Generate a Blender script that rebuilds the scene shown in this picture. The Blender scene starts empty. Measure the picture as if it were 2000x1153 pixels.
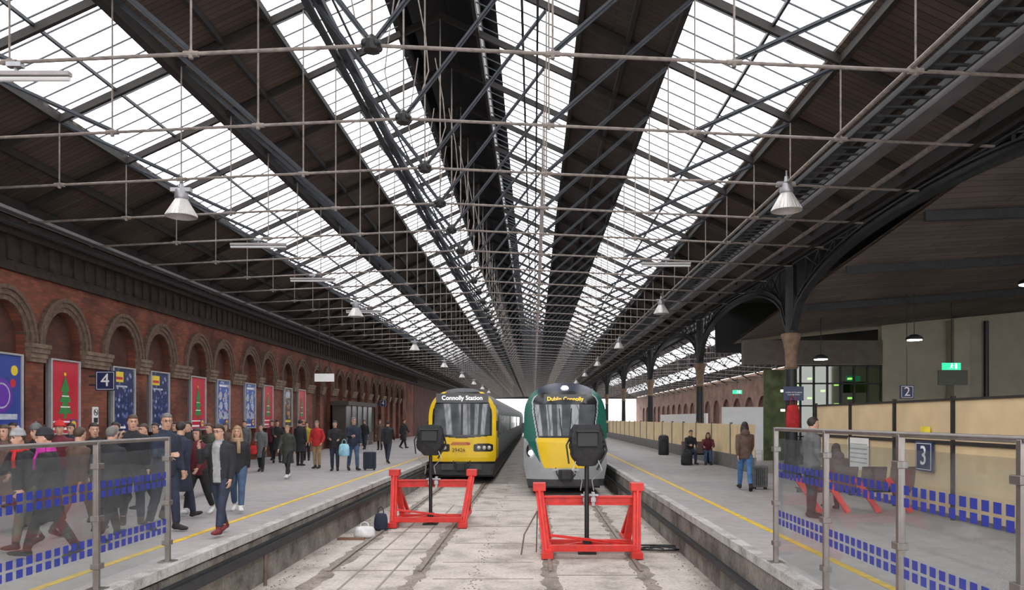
import bpy, math, random
from mathutils import Vector, Matrix, Euler
random.seed(7)
ZOOM=None
S=bpy.context.scene
COL=S.collection
F=1500.0; HC=2.7; PZ=0.9
def UX(u,y): return (u-1042)*y/F
def VZ(v,y): return HC+(818-v)*y/F
# ---------------------------------------------------------------- materials
MATS={}
def mat(name,col,rough=.6,metal=0,var=.18,scale=3.0,bump=0,emit=0,ecol=None,spec=None,detail=5):
    if name in MATS: return MATS[name]
    m=bpy.data.materials.new(name); m.use_nodes=True
    nt=m.node_tree; n=nt.nodes; l=nt.links
    b=n['Principled BSDF']; b.inputs['Roughness'].default_value=rough; b.inputs['Metallic'].default_value=metal
    if spec is not None: b.inputs['Specular IOR Level'].default_value=spec
    tc=n.new('ShaderNodeTexCoord'); nz=n.new('ShaderNodeTexNoise')
    nz.inputs['Scale'].default_value=scale; nz.inputs['Detail'].default_value=detail
    l.new(tc.outputs['Object'],nz.inputs['Vector'])
    r=n.new('ShaderNodeValToRGB'); l.new(nz.outputs['Fac'],r.inputs['Fac'])
    c=col
    r.color_ramp.elements[0].position=.3; r.color_ramp.elements[1].position=.7
    r.color_ramp.elements[0].color=[max(0,x*(1-var)) for x in c[:3]]+[1]
    r.color_ramp.elements[1].color=[min(1,x*(1+var)) for x in c[:3]]+[1]
    l.new(r.outputs['Color'],b.inputs['Base Color'])
    if bump:
        bp=n.new('ShaderNodeBump'); bp.inputs['Strength'].default_value=bump; bp.inputs['Distance'].default_value=.03
        l.new(nz.outputs['Fac'],bp.inputs['Height']); l.new(bp.outputs['Normal'],b.inputs['Normal'])
    if emit:
        b.inputs['Emission Color'].default_value=list(ecol or col)[:3]+[1]; b.inputs['Emission Strength'].default_value=emit
    MATS[name]=m; return m
def swz(n,l,src,a,b_):
    sp=n.new('ShaderNodeSeparateXYZ'); cb=n.new('ShaderNodeCombineXYZ')
    l.new(src,sp.inputs[0]); l.new(sp.outputs[a],cb.inputs[0]); l.new(sp.outputs[b_],cb.inputs[1]); return cb.outputs[0]
def mat_brick(name,c1,c2,mortar,axes=(1,2),bw=.23,rh=.08,ms=.008,dirt=.5):
    m=bpy.data.materials.new(name); m.use_nodes=True
    nt=m.node_tree; n=nt.nodes; l=nt.links; b=n['Principled BSDF']; b.inputs['Roughness'].default_value=.85
    tc=n.new('ShaderNodeTexCoord'); v=swz(n,l,tc.outputs['Object'],*axes)
    br=n.new('ShaderNodeTexBrick'); l.new(v,br.inputs['Vector'])
    br.inputs['Scale'].default_value=1; br.inputs['Brick Width'].default_value=bw; br.inputs['Row Height'].default_value=rh
    br.inputs['Mortar Size'].default_value=ms; br.inputs['Color1'].default_value=(*c1,1); br.inputs['Color2'].default_value=(*c2,1); br.inputs['Mortar'].default_value=(*mortar,1)
    nz=n.new('ShaderNodeTexNoise'); nz.inputs['Scale'].default_value=.7; nz.inputs['Detail'].default_value=8; l.new(tc.outputs['Object'],nz.inputs['Vector'])
    mx=n.new('ShaderNodeMix'); mx.data_type='RGBA'; mx.blend_type='MULTIPLY'; mx.inputs['Factor'].default_value=dirt
    r=n.new('ShaderNodeValToRGB'); r.color_ramp.elements[0].position=.35; r.color_ramp.elements[0].color=(.25,.2,.18,1); r.color_ramp.elements[1].position=.6
    l.new(nz.outputs['Fac'],r.inputs['Fac']); l.new(br.outputs['Color'],mx.inputs['A']); l.new(r.outputs['Color'],mx.inputs['B'])
    l.new(mx.outputs['Result'],b.inputs['Base Color'])
    MATS[name]=m; return m
def mat_glass(name,tint=(1,1,1),gloss=.1,rough=.03,haze=0):
    m=bpy.data.materials.new(name); m.use_nodes=True; nt=m.node_tree; n=nt.nodes; l=nt.links
    n.remove(n['Principled BSDF']); o=n['Material Output']
    t=n.new('ShaderNodeBsdfTransparent'); g=n.new('ShaderNodeBsdfGlossy'); mx=n.new('ShaderNodeMixShader')
    t.inputs['Color'].default_value=(*tint,1); g.inputs['Roughness'].default_value=rough
    mx.inputs['Fac'].default_value=gloss; l.new(t.outputs[0],mx.inputs[1]); l.new(g.outputs[0],mx.inputs[2])
    out=mx
    if haze:
        d=n.new('ShaderNodeBsdfDiffuse'); d.inputs['Color'].default_value=(.7,.72,.75,1); m2=n.new('ShaderNodeMixShader'); m2.inputs['Fac'].default_value=haze
        l.new(mx.outputs[0],m2.inputs[1]); l.new(d.outputs[0],m2.inputs[2]); out=m2
    l.new(out.outputs[0],o.inputs['Surface'])
    MATS[name]=m; return m
def mat_blobs(name,cols,scale,bg):
    m=bpy.data.materials.new(name); m.use_nodes=True; nt=m.node_tree; n=nt.nodes; l=nt.links; b=n['Principled BSDF']; b.inputs['Roughness'].default_value=.3
    tc=n.new('ShaderNodeTexCoord'); v=n.new('ShaderNodeTexVoronoi'); v.inputs['Scale'].default_value=scale; l.new(tc.outputs['Object'],v.inputs['Vector'])
    sp=n.new('ShaderNodeSeparateColor'); l.new(v.outputs['Color'],sp.inputs[0])
    r=n.new('ShaderNodeValToRGB'); r.color_ramp.interpolation='CONSTANT'; l.new(sp.outputs[0],r.inputs['Fac'])
    el=r.color_ramp.elements; el[0].color=(*bg,1); el[0].position=0; el[1].position=.45; el[1].color=(*cols[0],1)
    for i,c in enumerate(cols[1:]):
        e=el.new(.45+(i+1)*.5/len(cols)); e.color=(*c,1)
    r2=n.new('ShaderNodeValToRGB'); r2.color_ramp.elements[0].position=.3; r2.color_ramp.elements[1].position=.6
    l.new(v.outputs['Distance'],r2.inputs['Fac']); mx=n.new('ShaderNodeMix'); mx.data_type='RGBA'
    l.new(r2.outputs['Color'],mx.inputs['Factor']); l.new(r.outputs['Color'],mx.inputs['A']); mx.inputs['B'].default_value=(*bg,1)
    l.new(mx.outputs['Result'],b.inputs['Base Color'])
    MATS[name]=m; return m

STEEL=mat('dark_steel',(.022,.024,.028),.6,.1,.3,6)
STRUT=mat('strut_steel',(.03,.036,.046),.55,.1,.3,6)
ROD=mat('dusty_pipe',(.20,.172,.155),.75,0,.3,9)
PURL=mat('purlin_timber',(.018,.015,.014),.8,0,.3,5)
BLACK=mat('black_paint',(.008,.008,.009),.5,0,.2,6)
BLACKC=mat('black_cloth',(.014,.014,.016),.7,0,.4,12,bump=.4)
GREY=mat('grey_metal',(.35,.35,.37),.4,.6,.12,8)
TRUNK=mat('trunking_grey',(.12,.11,.12),.6,.1,.2,3)
LGREY=mat('light_grey_paint',(.30,.28,.28),.55,0,.12,5)
POST=mat('stainless_post',(.20,.18,.17),.35,.7,.15,8)
WHITE=mat('white_paint',(.8,.8,.8),.5,0,.06,6)
RED=mat('red_paint',(.58,.02,.013),.45,0,.18,7)
YEL=mat('yellow_line',(.60,.40,.03),.7,0,.25,8)
NAVY=mat('navy_sign',(.01,.022,.09),.4,0,.1,4)
CREAM=mat('cream_stone',(.17,.118,.085),.85,0,.35,5,bump=.4)
TRIM=mat('arch_stone',(.12,.078,.056),.85,0,.4,9,bump=.5)
CORB=mat('corbel_brick',(.028,.018,.015),.85,0,.5,5,bump=.5)
RUST=mat('rusty_rail',(.14,.10,.08),.6,.2,.4,6)
RAILTOP=mat('rail_top',(.22,.185,.16),.55,.3,.3,6)
BRICK=mat_brick('red_brown_brick',(.27,.072,.035),(.15,.043,.025),(.105,.07,.055),dirt=.9)
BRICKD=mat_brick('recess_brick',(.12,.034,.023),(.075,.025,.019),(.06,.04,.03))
BRICKF=mat_brick('far_brick',(.26,.14,.10),(.2,.11,.08),(.18,.13,.10))
def mat_boards(name,c1,c2,axes,w=.16):
    m=mat_brick(name,c1,c2,(.012,.009,.008),axes,bw=3.2,rh=w,ms=.008,dirt=.4); return m
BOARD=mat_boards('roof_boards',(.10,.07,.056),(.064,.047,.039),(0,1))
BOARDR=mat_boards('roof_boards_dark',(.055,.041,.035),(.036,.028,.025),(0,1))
BOARDH=mat_boards('hall_boards',(.20,.165,.145),(.155,.128,.112),(0,1),.3)
GLS=mat_glass('skylight_glass',(.93,.95,.97),.03)
GLB=mat_glass('barrier_glass',(.86,.88,.88),.08,haze=.03)
GLW=mat('train_windscreen',(.10,.112,.12),.06,0,.4,1.5,spec=1.0)  # base colour lifted to stand in for pale reflections on the glass
DOTS=mat('blue_dots',(.012,.03,.27),.4,0,.05,3)
def mat_ground(name,c1,c2,dark,scale=.8,bumpy=.5,fine=.45):
    m=bpy.data.materials.new(name); m.use_nodes=True; nt=m.node_tree; n=nt.nodes; l=nt.links; b=n['Principled BSDF']; b.inputs['Roughness'].default_value=.85
    tc=n.new('ShaderNodeTexCoord'); a=n.new('ShaderNodeTexNoise'); a.inputs['Scale'].default_value=scale; a.inputs['Detail'].default_value=10; a.inputs['Roughness'].default_value=.65
    l.new(tc.outputs['Object'],a.inputs['Vector']); r=n.new('ShaderNodeValToRGB'); l.new(a.outputs['Fac'],r.inputs['Fac'])
    e=r.color_ramp.elements; e[0].position=.36; e[0].color=(*dark,1); e[1].position=.62; e[1].color=(*c1,1); q=e.new(.48); q.color=(*c2,1)
    b2=n.new('ShaderNodeTexNoise'); b2.inputs['Scale'].default_value=scale*14; b2.inputs['Detail'].default_value=6; l.new(tc.outputs['Object'],b2.inputs['Vector'])
    mx=n.new('ShaderNodeMix'); mx.data_type='RGBA'; mx.blend_type='MULTIPLY'; mx.inputs['Factor'].default_value=fine
    r2=n.new('ShaderNodeValToRGB'); r2.color_ramp.elements[0].position=.35; r2.color_ramp.elements[0].color=(.4,.38,.36,1); r2.color_ramp.elements[1].position=.6
    l.new(b2.outputs['Fac'],r2.inputs['Fac']); l.new(r.outputs['Color'],mx.inputs['A']); l.new(r2.outputs['Color'],mx.inputs['B']); l.new(mx.outputs['Result'],b.inputs['Base Color'])
    bp=n.new('ShaderNodeBump'); bp.inputs['Strength'].default_value=bumpy; bp.inputs['Distance'].default_value=.03; l.new(b2.outputs['Fac'],bp.inputs['Height']); l.new(bp.outputs['Normal'],b.inputs['Normal'])
    MATS[name]=m; return m
BED=mat_ground('trackbed_concrete',(.60,.545,.50),(.50,.45,.41),(.34,.30,.27),1.2,.4,.4)
DIRT=mat_ground('track_dirt',(.36,.31,.275),(.27,.23,.20),(.15,.125,.11),2.2,.9)
PLAT=mat_ground('platform_asphalt',(.34,.315,.315),(.31,.29,.29),(.27,.25,.25),.3,.05,.2)
PLATS=mat_ground('platform_side_concrete',(.30,.275,.25),(.20,.18,.16),(.09,.078,.07),1.3,.6)
COPE=mat_ground('coping_stone',(.52,.50,.49),(.42,.40,.39),(.27,.25,.24),2.5,.3)
OUT=mat('outside_ground',(.4,.4,.4),.9)
# ---------------------------------------------------------------- mesh builder
class MB:
    def __init__(s): s.v=[]; s.f=[]; s.m=[]
    def add(s,vs,fs,mi=0):
        o=len(s.v); s.v+= [tuple(x) for x in vs]; s.f+=[tuple(i+o for i in f) for f in fs]; s.m+=[mi]*len(fs); return s
    def box(s,cx,cy,cz,sx,sy,sz,mi=0,R=None):
        vs=[Vector((x*sx/2,y*sy/2,z*sz/2)) for x in(-1,1) for y in(-1,1) for z in(-1,1)]
        if R: vs=[R@v for v in vs]
        vs=[v+Vector((cx,cy,cz)) for v in vs]
        return s.add(vs,[(0,1,3,2),(4,6,7,5),(0,4,5,1),(2,3,7,6),(0,2,6,4),(1,5,7,3)],mi)
    def rng(s,x0,x1,y0,y1,z0,z1,mi=0): return s.box((x0+x1)/2,(y0+y1)/2,(z0+z1)/2,x1-x0,y1-y0,z1-z0,mi)
    def beam(s,p,q,w,h,mi=0,up=(0,0,1)):
        p=Vector(p);q=Vector(q);d=q-p;L=d.length;d.normalize();u=Vector(up)
        if abs(d.dot(u))>.98: u=Vector((0,1,0))
        a=d.cross(u).normalized(); b=a.cross(d)
        R=Matrix((a,d,b)).transposed(); c=(p+q)/2
        return s.box(c.x,c.y,c.z,w,L,h,mi,R)
    def tube(s,pts,rads,n=8,mi=0,ref=None,cap=True):
        pts=[Vector(p) for p in pts]
        if not isinstance(rads,(list,tuple)): rads=[rads]*len(pts)
        rings=[];ref0=Vector(ref) if ref else None; a=None
        for i,p in enumerate(pts):
            t=(pts[min(i+1,len(pts)-1)]-pts[max(i-1,0)])
            if t.length<1e-7: t=Vector((0,0,1))
            t.normalize()
            if ref0: a_=ref0-t*ref0.dot(t)
            elif a is None:
                q=Vector((0,0,1)) if abs(t.z)<.9 else Vector((1,0,0)); a_=q-t*q.dot(t)
            else: a_=a-t*a.dot(t)
            a=a_.normalized(); b=t.cross(a); r=rads[i]; ra,rb=(r if isinstance(r,(tuple,list)) else (r,r))
            rings.append([p+a*math.cos(2*math.pi*k/n)*ra+b*math.sin(2*math.pi*k/n)*rb for k in range(n)])
        vs=[v for R in rings for v in R]; fs=[]
        for i in range(len(rings)-1):
            for k in range(n): fs.append((i*n+k,i*n+(k+1)%n,(i+1)*n+(k+1)%n,(i+1)*n+k))
        if cap: fs.append(tuple(range(n-1,-1,-1))); fs.append(tuple((len(rings)-1)*n+k for k in range(n)))
        return s.add(vs,fs,mi)
    def lathe(s,prof,c=(0,0,0),n=20,mi=0,cap=True):
        return s.tube([(c[0],c[1],c[2]+z) for r,z in prof],[max(r,1e-4) for r,z in prof],n,mi,ref=(1,0,0),cap=cap)
    def ell(s,c,r,n=12,mi=0,R=None):
        vs=[];fs=[];m=n//2+1
        for i in range(m+1):
            th=math.pi*i/m
            for k in range(n):
                ph=2*math.pi*k/n; v=Vector((math.sin(th)*math.cos(ph)*r[0],math.sin(th)*math.sin(ph)*r[1],math.cos(th)*r[2]))
                if R: v=R@v
                vs.append(v+Vector(c))
        for i in range(m):
            for k in range(n): fs.append((i*n+k,(i+1)*n+k,(i+1)*n+(k+1)%n,i*n+(k+1)%n))
        return s.add(vs,fs,mi)
    def poly(s,pts,d,mi=0):
        n=len(pts); d=Vector(d); vs=[Vector(p) for p in pts]+[Vector(p)+d for p in pts]
        fs=[tuple(range(n-1,-1,-1)),tuple(range(n,2*n))]+[(i,(i+1)%n,n+(i+1)%n,n+i) for i in range(n)]
        return s.add(vs,fs,mi)
    def mesh(s,name,mats,smooth=False):
        me=bpy.data.meshes.new(name); me.from_pydata(s.v,[],s.f)
        for m in (mats if isinstance(mats,(list,tuple)) else [mats]): me.materials.append(m)
        me.polygons.foreach_set('material_index',s.m)
        if smooth:
            me.polygons.foreach_set('use_smooth',[True]*len(me.polygons))
            if smooth!='all': me.set_sharp_from_angle(angle=math.radians(40))
        me.validate(); me.update(); return me
    def obj(s,name,mats,parent=None,loc=(0,0,0),smooth=False,bevel=0,label=None,cat=None,kind=None,group=None,rotz=0):
        o=bpy.data.objects.new(name,s.mesh(name,mats,smooth)); return fin(o,parent,loc,bevel,label,cat,kind,group,rotz)
def fin(o,parent=None,loc=(0,0,0),bevel=0,label=None,cat=None,kind=None,group=None,rotz=0):
    COL.objects.link(o); o.location=loc
    if rotz: o.rotation_euler=(0,0,rotz)
    if parent: o.parent=parent
    if bevel:
        b=o.modifiers.new('b','BEVEL'); b.width=bevel; b.segments=2; b.limit_method='ANGLE'
    if label: o['label']=label
    if cat: o['category']=cat
    if kind: o['kind']=kind
    if group: o['group']=group
    return o
def root(name,loc,label,cat,group=None,rotz=0):
    o=bpy.data.objects.new(name,None); o.empty_display_size=.1
    return fin(o,None,loc,0,label,cat,None,group,rotz)
def dup(r,loc,rotz=None,par=None):
    n=r.copy(); COL.objects.link(n)
    if par is None:
        n.location=loc
        if rotz is not None: n.rotation_euler=(0,0,rotz)
    else: n.parent=par
    for c in KIDS.get(r.name,[]) or list(r.children): dup(c,None,None,n)
    return n
KIDS={}
def text(s,size,loc,rot,m,parent=None,name='lettering',ext=.004,xs=1.0):
    cu=bpy.data.curves.new('t','FONT'); cu.body=s; cu.size=size; cu.align_x='CENTER'; cu.align_y='CENTER'; cu.extrude=ext; cu.resolution_u=3
    t=bpy.data.objects.new('t',cu); COL.objects.link(t); bpy.context.view_layer.update()
    me=bpy.data.meshes.new_from_object(t.evaluated_get(bpy.context.evaluated_depsgraph_get()))
    bpy.data.objects.remove(t); me.materials.clear(); me.materials.append(m)
    o=bpy.data.objects.new(name,me); COL.objects.link(o); o.location=loc; o.rotation_euler=rot; o.scale=(xs,1,1)
    if parent: o.parent=parent
    return o
R90=math.pi/2
# ---------------------------------------------------------------- setting: floors
Y0,Y1=-6.0,180.0
XL,XR=-12.2,7.85
LE,RE=-4.45,2.95
b=MB(); b.rng(-400,400,-120,600,-.6,-.35); b.obj('floor',OUT,kind='structure')
b=MB(); b.rng(LE-.05,RE+.05,3,Y1,-.3,0); b.obj('floor',BED,kind='structure')
b=MB(); b.rng(XL-1,LE-.45,3,Y1,-.3,PZ,0); b.rng(LE-.45,LE-.13,3,Y1,-.3,PZ-.2,1); b.rng(LE-.45,LE-.13,3,Y1,PZ-.2,PZ+.002,0); b.rng(LE-.2,LE,3,Y1,-.3,PZ-.15,1)
b.obj('floor',[PLAT,PLATS],kind='structure')
b=MB(); b.rng(RE+.45,30,3,Y1,-.3,PZ,0); b.rng(RE+.13,RE+.45,3,Y1,-.3,PZ+.002,0); b.rng(RE,RE+.2,3,Y1,-.3,PZ-.15,1)
b.obj('floor',[PLAT,PLATS],kind='structure')
b=MB(); b.rng(-30,30,Y0-6,3,-.3,PZ,0); b.obj('floor',PLAT,kind='structure')
for i,(x0,x1) in enumerate(((LE-.12,LE+.05),(RE-.05,RE+.12))):
    b=MB(); y=3
    while y<60: b.rng(x0,x1,y,y+1.485,PZ-.11,PZ+.010); y+=1.5
    b.rng(x0,x1,y,Y1,PZ-.11,PZ+.010)
    b.obj('trim_%d'%(i+1),COPE,kind='structure')
for i,x in enumerate((-5.24,3.79)):
    b=MB(); b.rng(x-.055,x+.055,3,Y1,PZ,PZ+.006); b.obj('trim_%d'%(i+3),YEL,kind='structure')
b=MB(); b.rng(LE-.02,LE+.13,6,90,.50,.62); b.rng(LE-.02,LE+.07,6,90,.62,.66); b.obj('trim_5',STEEL,kind='structure')
b=MB(); b.rng(RE-.1,RE+.02,6,90,.38,.46); b.obj('trim_6',STEEL,kind='structure')
# ---------------------------------------------------------------- left wall with arched niches
def arch_wall(x,sg,centers,hw,R0,zs,z0,z1,ya,yb,mats,name,dep=.22):
    b=MB(); cs=sorted(centers); N=14
    def P(y,z,d=0): return (x-sg*d,y,z)
    yprev=ya
    for i,c in enumerate(cs):
        b.add([P(yprev,z0),P(c-hw,z0),P(c-hw,z1),P(yprev,z1)],[(0,1,2,3)],0)
        pts=[(c-hw,z0)]+[(c-hw*math.cos(math.pi*k/N),zs+R0*math.sin(math.pi*k/N)) for k in range(N+1)]+[(c+hw,z0)]
        for k in range(1,N+1):
            (ya_,za),(yb_,zb)=pts[k],pts[k+1]
            b.add([P(ya_,za),P(yb_,zb),P(yb_,z1),P(ya_,z1)],[(0,1,2,3)],0)
        for k in range(len(pts)-1):
            (ya_,za),(yb_,zb)=pts[k],pts[k+1]
            b.add([P(ya_,za),P(ya_,za,dep),P(yb_,zb,dep),P(yb_,zb)],[(0,1,2,3)],0)
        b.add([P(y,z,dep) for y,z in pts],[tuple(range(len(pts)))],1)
        yprev=c+hw
    b.add([P(yprev,z0),P(yb,z0),P(yb,z1),P(yprev,z1)],[(0,1,2,3)],0)
    b.rng(min(x-sg*.6,x-sg*.3),max(x-sg*.6,x-sg*.3),ya,yb,z0-.5,z1+.3,0)
    return b.obj(name,mats,kind='structure')
cents=[]
k=-2
while 25+5.1*k<76:
    cents+=[22.75+5.1*k,25.0+5.1*k]; k+=1
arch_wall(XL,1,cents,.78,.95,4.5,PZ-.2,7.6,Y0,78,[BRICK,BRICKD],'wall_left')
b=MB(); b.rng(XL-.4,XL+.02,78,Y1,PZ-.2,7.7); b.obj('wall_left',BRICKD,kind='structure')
def moulding():
    b=MB(); N=16
    for (ra,rb,ha,hb,dx) in ((.78,.90,.95,1.07,.05),(.90,1.02,1.07,1.2,.09),(1.02,1.10,1.2,1.3,.13)):
        for k in range(N):
            t0,t1=math.pi*k/N,math.pi*(k+1)/N
            def q(r,h,t): return (0,-r*math.cos(t),h*math.sin(t))
            b.poly([q(ra,ha,t0),q(ra,ha,t1),q(rb,hb,t1),q(rb,hb,t0)],(dx,0,0),0)
    return b.mesh('trim_arch',TRIM)
mm=moulding(); ti=7
for c in cents:
    o=bpy.data.objects.new('trim_%d'%ti,mm); fin(o,None,(XL,c,4.5),kind='structure'); ti+=1
def impost(w):
    b=MB()
    b.rng(0,.10,-w/2,w/2,-.42,-.32); b.rng(0,.13,-w/2-.02,w/2+.02,-.32,-.2); b.rng(0,.17,-w/2-.04,w/2+.04,-.2,-.08); b.rng(0,.2,-w/2-.06,w/2+.06,-.08,.02)
    return b.mesh('trim_impost',CREAM)
ia,ib=impost(.62),impost(1.22)
for i,c in enumerate(cents):
    if i%2==0: o=bpy.data.objects.new('trim_%d'%ti,ia); fin(o,None,(XL,c+1.125,4.5),kind='structure')
    elif i<len(cents)-1: o=bpy.data.objects.new('trim_%d'%ti,ib); fin(o,None,(XL,c+1.425,4.5),kind='structure')
    else: continue
    ti+=1
b=MB()
b.rng(XL-.05,XL+.10,Y0,Y1,6.15,6.27); b.rng(XL-.05,XL+.05,Y0,Y1,6.27,6.95); b.rng(XL-.05,XL+.2,Y0,Y1,6.95,7.1); b.rng(XL-.05,XL+.3,Y0,Y1,7.1,7.32); b.rng(XL-.3,XL+.2,Y0,Y1,7.32,7.56)
y=8
while y<80:
    b.rng(XL,XL+.10,y,y+.2,6.4,6.95); y+=.51
b.obj('trim_%d'%ti,CORB,kind='structure'); ti+=1
b=MB(); b.rng(XL+.3,XL+.5,Y0,Y1,7.34,7.44); b.obj('eaves_gutter',LGREY,label='long pale grey gutter along the brick wall head',cat='gutter')
b=MB(); b.tube([(XL+.75,Y0,7.0),(XL+.75,Y1,7.0)],.05,8); b.obj('service_pipe',STEEL,label='dark service pipe running under the eaves',cat='pipe',group='eaves pipes')
b=MB(); b.tube([(XL+.95,Y0,7.15),(XL+.95,Y1,7.15)],.035,8); b.obj('service_pipe',STEEL,label='dark service pipe running under the eaves',cat='pipe',group='eaves pipes')
r=root('platform_kiosk',(XL+.05,46,PZ),'dark panelled kiosk with glazed front against brick wall','kiosk')
KM=mat('kiosk_panel',(.06,.05,.045),.7)
b=MB(); b.rng(0,.9,0,8,0,.9); b.rng(0,.1,0,8,.9,2.6); b.rng(0,.9,0,.08,.9,2.6); b.rng(0,.9,7.92,8,.9,2.6); b.obj('kiosk_body',KM,r)
b=MB(); b.rng(-.02,1.1,-.1,8.1,2.6,2.85); b.obj('canopy',KM,r)
for i in range(6):
    b=MB(); b.rng(.84,.9,.1+i*1.53,.18+i*1.53,.9,2.6); b.obj('mullion',KM,r)
b=MB(); b.rng(.85,.87,.1,7.9,.9,2.6); b.obj('glazing',mat('kiosk_glass',(.05,.05,.05),.3),r)
# ---------------------------------------------------------------- roof
XC=-2.2; ZR=HC+9.6; SL=.465
def zr(d): return ZR-SL*d
wi=1
def strip(xc,sg,d0,d1,zf,ya,yb,m,name,th=.06):
    b=MB(); xa,xb=xc+sg*d0,xc+sg*d1
    vs=[(xa,ya,zf(d0)),(xb,ya,zf(d1)),(xb,yb,zf(d1)),(xa,yb,zf(d0))]
    b.poly(vs if sg>0 else vs[::-1],(0,0,th)); return b.obj(name,m,kind='structure')
def glaz(xc,sg,d0,d1,zf,ya,yb,name,step=.51):
    b=MB(); xa,xb=xc+sg*d0,xc+sg*d1
    b.add([(xa,ya,zf(d0)+.05),(xb,ya,zf(d1)+.05),(xb,yb,zf(d1)+.05),(xa,yb,zf(d0)+.05)],[(0,1,2,3)],0)
    y=ya
    while y<yb:
        hh=.024 if y<24 else (.036 if y<60 else .05)  # bars made deeper with distance to darken the far skylights
        b.beam((xa,y,zf(d0)+.03),(xb,y,zf(d1)+.03),.022,hh,1); y+=step
    return b.obj(name,[GLS,STRUT],kind='structure')
for sg in(-1,1):
    d1,d2=(5.2,7.4) if sg<0 else (4.95,7.3)
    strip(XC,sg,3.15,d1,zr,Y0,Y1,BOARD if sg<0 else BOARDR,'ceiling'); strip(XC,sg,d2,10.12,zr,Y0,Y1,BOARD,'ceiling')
    glaz(XC,sg,.85,3.15,zr,Y0,Y1,'window_%d'%wi); wi+=1
    glaz(XC,sg,d1,d2,zr,Y0,Y1,'window_%d'%wi); wi+=1
b=MB(); z9=zr(.9)
b.rng(XC-.93,XC-.86,Y0,Y1,z9-.05,z9+.8); b.rng(XC+.86,XC+.93,Y0,Y1,z9-.05,z9+.8)
b.poly([(XC-1.3,Y0,z9+.65),(XC,Y0,z9+1.3),(XC,Y0,z9+1.38),(XC-1.3,Y0,z9+.73)],(0,Y1-Y0,0)); b.poly([(XC+1.3,Y0,z9+.65),(XC,Y0,z9+1.3),(XC,Y0,z9+1.38),(XC+1.3,Y0,z9+.73)],(0,Y1-Y0,0))
b.obj('ceiling',BLACK,kind='structure')
b=MB(); b.poly([(XL-.4,Y1,HC+4.6),(24.5,Y1,HC+4.6),(24.5,Y1,HC+4.9),(15.9,Y1,HC+8.8),(7.9,Y1,HC+5.1),(XC,Y1,HC+10.9),(XL-.4,Y1,HC+5.0)],(0,.3,0)); b.obj('wall_end',BLACK,kind='structure')
for sg in(-1,1):
    for d,w,h in ((.88,.08,.16),(1.95,.04,.05),(3.15,.1,.14),(4.1,.08,.14),(5.1,.18,.22) if sg<0 else (4.9,.1,.14),(6.25,.05,.06),(7.42,.1,.14),(8.6,.1,.16),(9.8,.2,.25)):
        b=MB(); z=zr(d)-h/2-.01
        m=PURL if d not in(1.95,6.25) else STRUT
        b.rng(XC+sg*d-w/2,XC+sg*d+w/2,Y0,Y1,z-h/2,z+h/2)
        b.obj('roof_purlin',m,label='long dark purlin running the length of the shed roof',cat='beam',group='roof purlins')
def tz(x): return 5.08-abs(x)*.047
nodes=[-7.4,-4.93,-2.46,0,2.46,4.93,7.4]
def truss_parts():
    P=[]
    for sg in(-1,1):
        b=MB(); b.beam((0,0,9.6-.1),(sg*10,0,9.6-4.65-.1),.08,.14); P.append(('rafter',b,PURL))
    b=MB(); b.tube([(-10,0,tz(10)),(0,0,tz(0)),(10,0,tz(10))],.027,8)
    for x in nodes: b.tube([(x-.1,0,tz(x)),(x+.1,0,tz(x))],.042,8)
    P.append(('tie_rod',b,ROD))
    for x in nodes:
        b=MB(); b.tube([(x,0,tz(x)),(x,0,9.6-SL*abs(x)-.15)],.016,6); b.lathe([(.03,-.07),(.04,-.02),(.028,.05)],(x,0,tz(x)),8)
        P.append(('hanger_rod',b,ROD))
    for sg in(-1,1):
        for i in range(3):
            xa,xb=sg*nodes[3+i],sg*nodes[4+i]
            b=MB(); p=(xa,.03,tz(xa)+.03); q=(xb,.03,9.6-SL*abs(xb)-.16)
            b.beam(p,q,.08,.018); b.beam(p,q,.014,.08); P.append(('strut',b,STRUT))
    b=MB(); b.lathe([(.04,-.11),(.12,-.08),(.14,-.02),(.14,.04),(.08,.08),(.04,.14)],(0,0,tz(0)),8)
    for k in range(4): 
        a=k*R90+.78; b.ell((.12*math.cos(a),.12*math.sin(a),tz(0)),(.05,.05,.055),8)
    P.append(('boss',b,BLACK))
    for a in(-.28,.3):
        b=MB(); b.tube([(a*.3,0,5.15),(a*.9,.1,5.5),(a*1.3,.25,6.0),(a*1.1,.3,6.6),(a*.6,.2,7.4)],.012,5)
        P.append(('cable',b,ROD))
    return P
TP=truss_parts()
LT='dark steel roof truss with pale tie rod and hanger rods'
YT=[7.9+2.55*i for i in range(67)]
r0=root('roof_truss',(XC,YT[0],HC),LT,'roof truss','roof trusses')
tk=[]
for nme,bb,m in TP: tk.append(bb.obj(nme,m,r0,smooth=True))
KIDS[r0.name]=tk
for y in YT[1:13]: dup(r0,(XC,y,HC))
b=MB()
mi={PURL:0,ROD:1,STRUT:2,BLACK:3}
for nme,bb,m in TP: b.add(bb.v,bb.f,mi[m])
fm=b.mesh('roof_truss_far',[PURL,ROD,STRUT,BLACK])
for y in YT[13:]:
    o=bpy.data.objects.new('roof_truss',fm); fin(o,None,(XC,y,HC),label=LT,cat='roof truss',group='roof trusses')
for dx,z in ((-3.80,7.3),(-3.98,7.3),(-3.62,7.1)):
    b=MB(); b.rng(dx-.05,dx+.05,6,Y1,HC+z-.06,HC+z+.06); b.obj('service_beam',STRUT,label='dark blue-grey steel service beam under the skylight',cat='beam',group='service beams')
for x in(-.22,.08):
    b=MB(); b.rng(x-.025,x+.025,6,Y1,HC+7.9,HC+7.98); b.obj('service_beam',STRUT,label='thin dark longitudinal steel beam',cat='beam',group='service beams')
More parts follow.
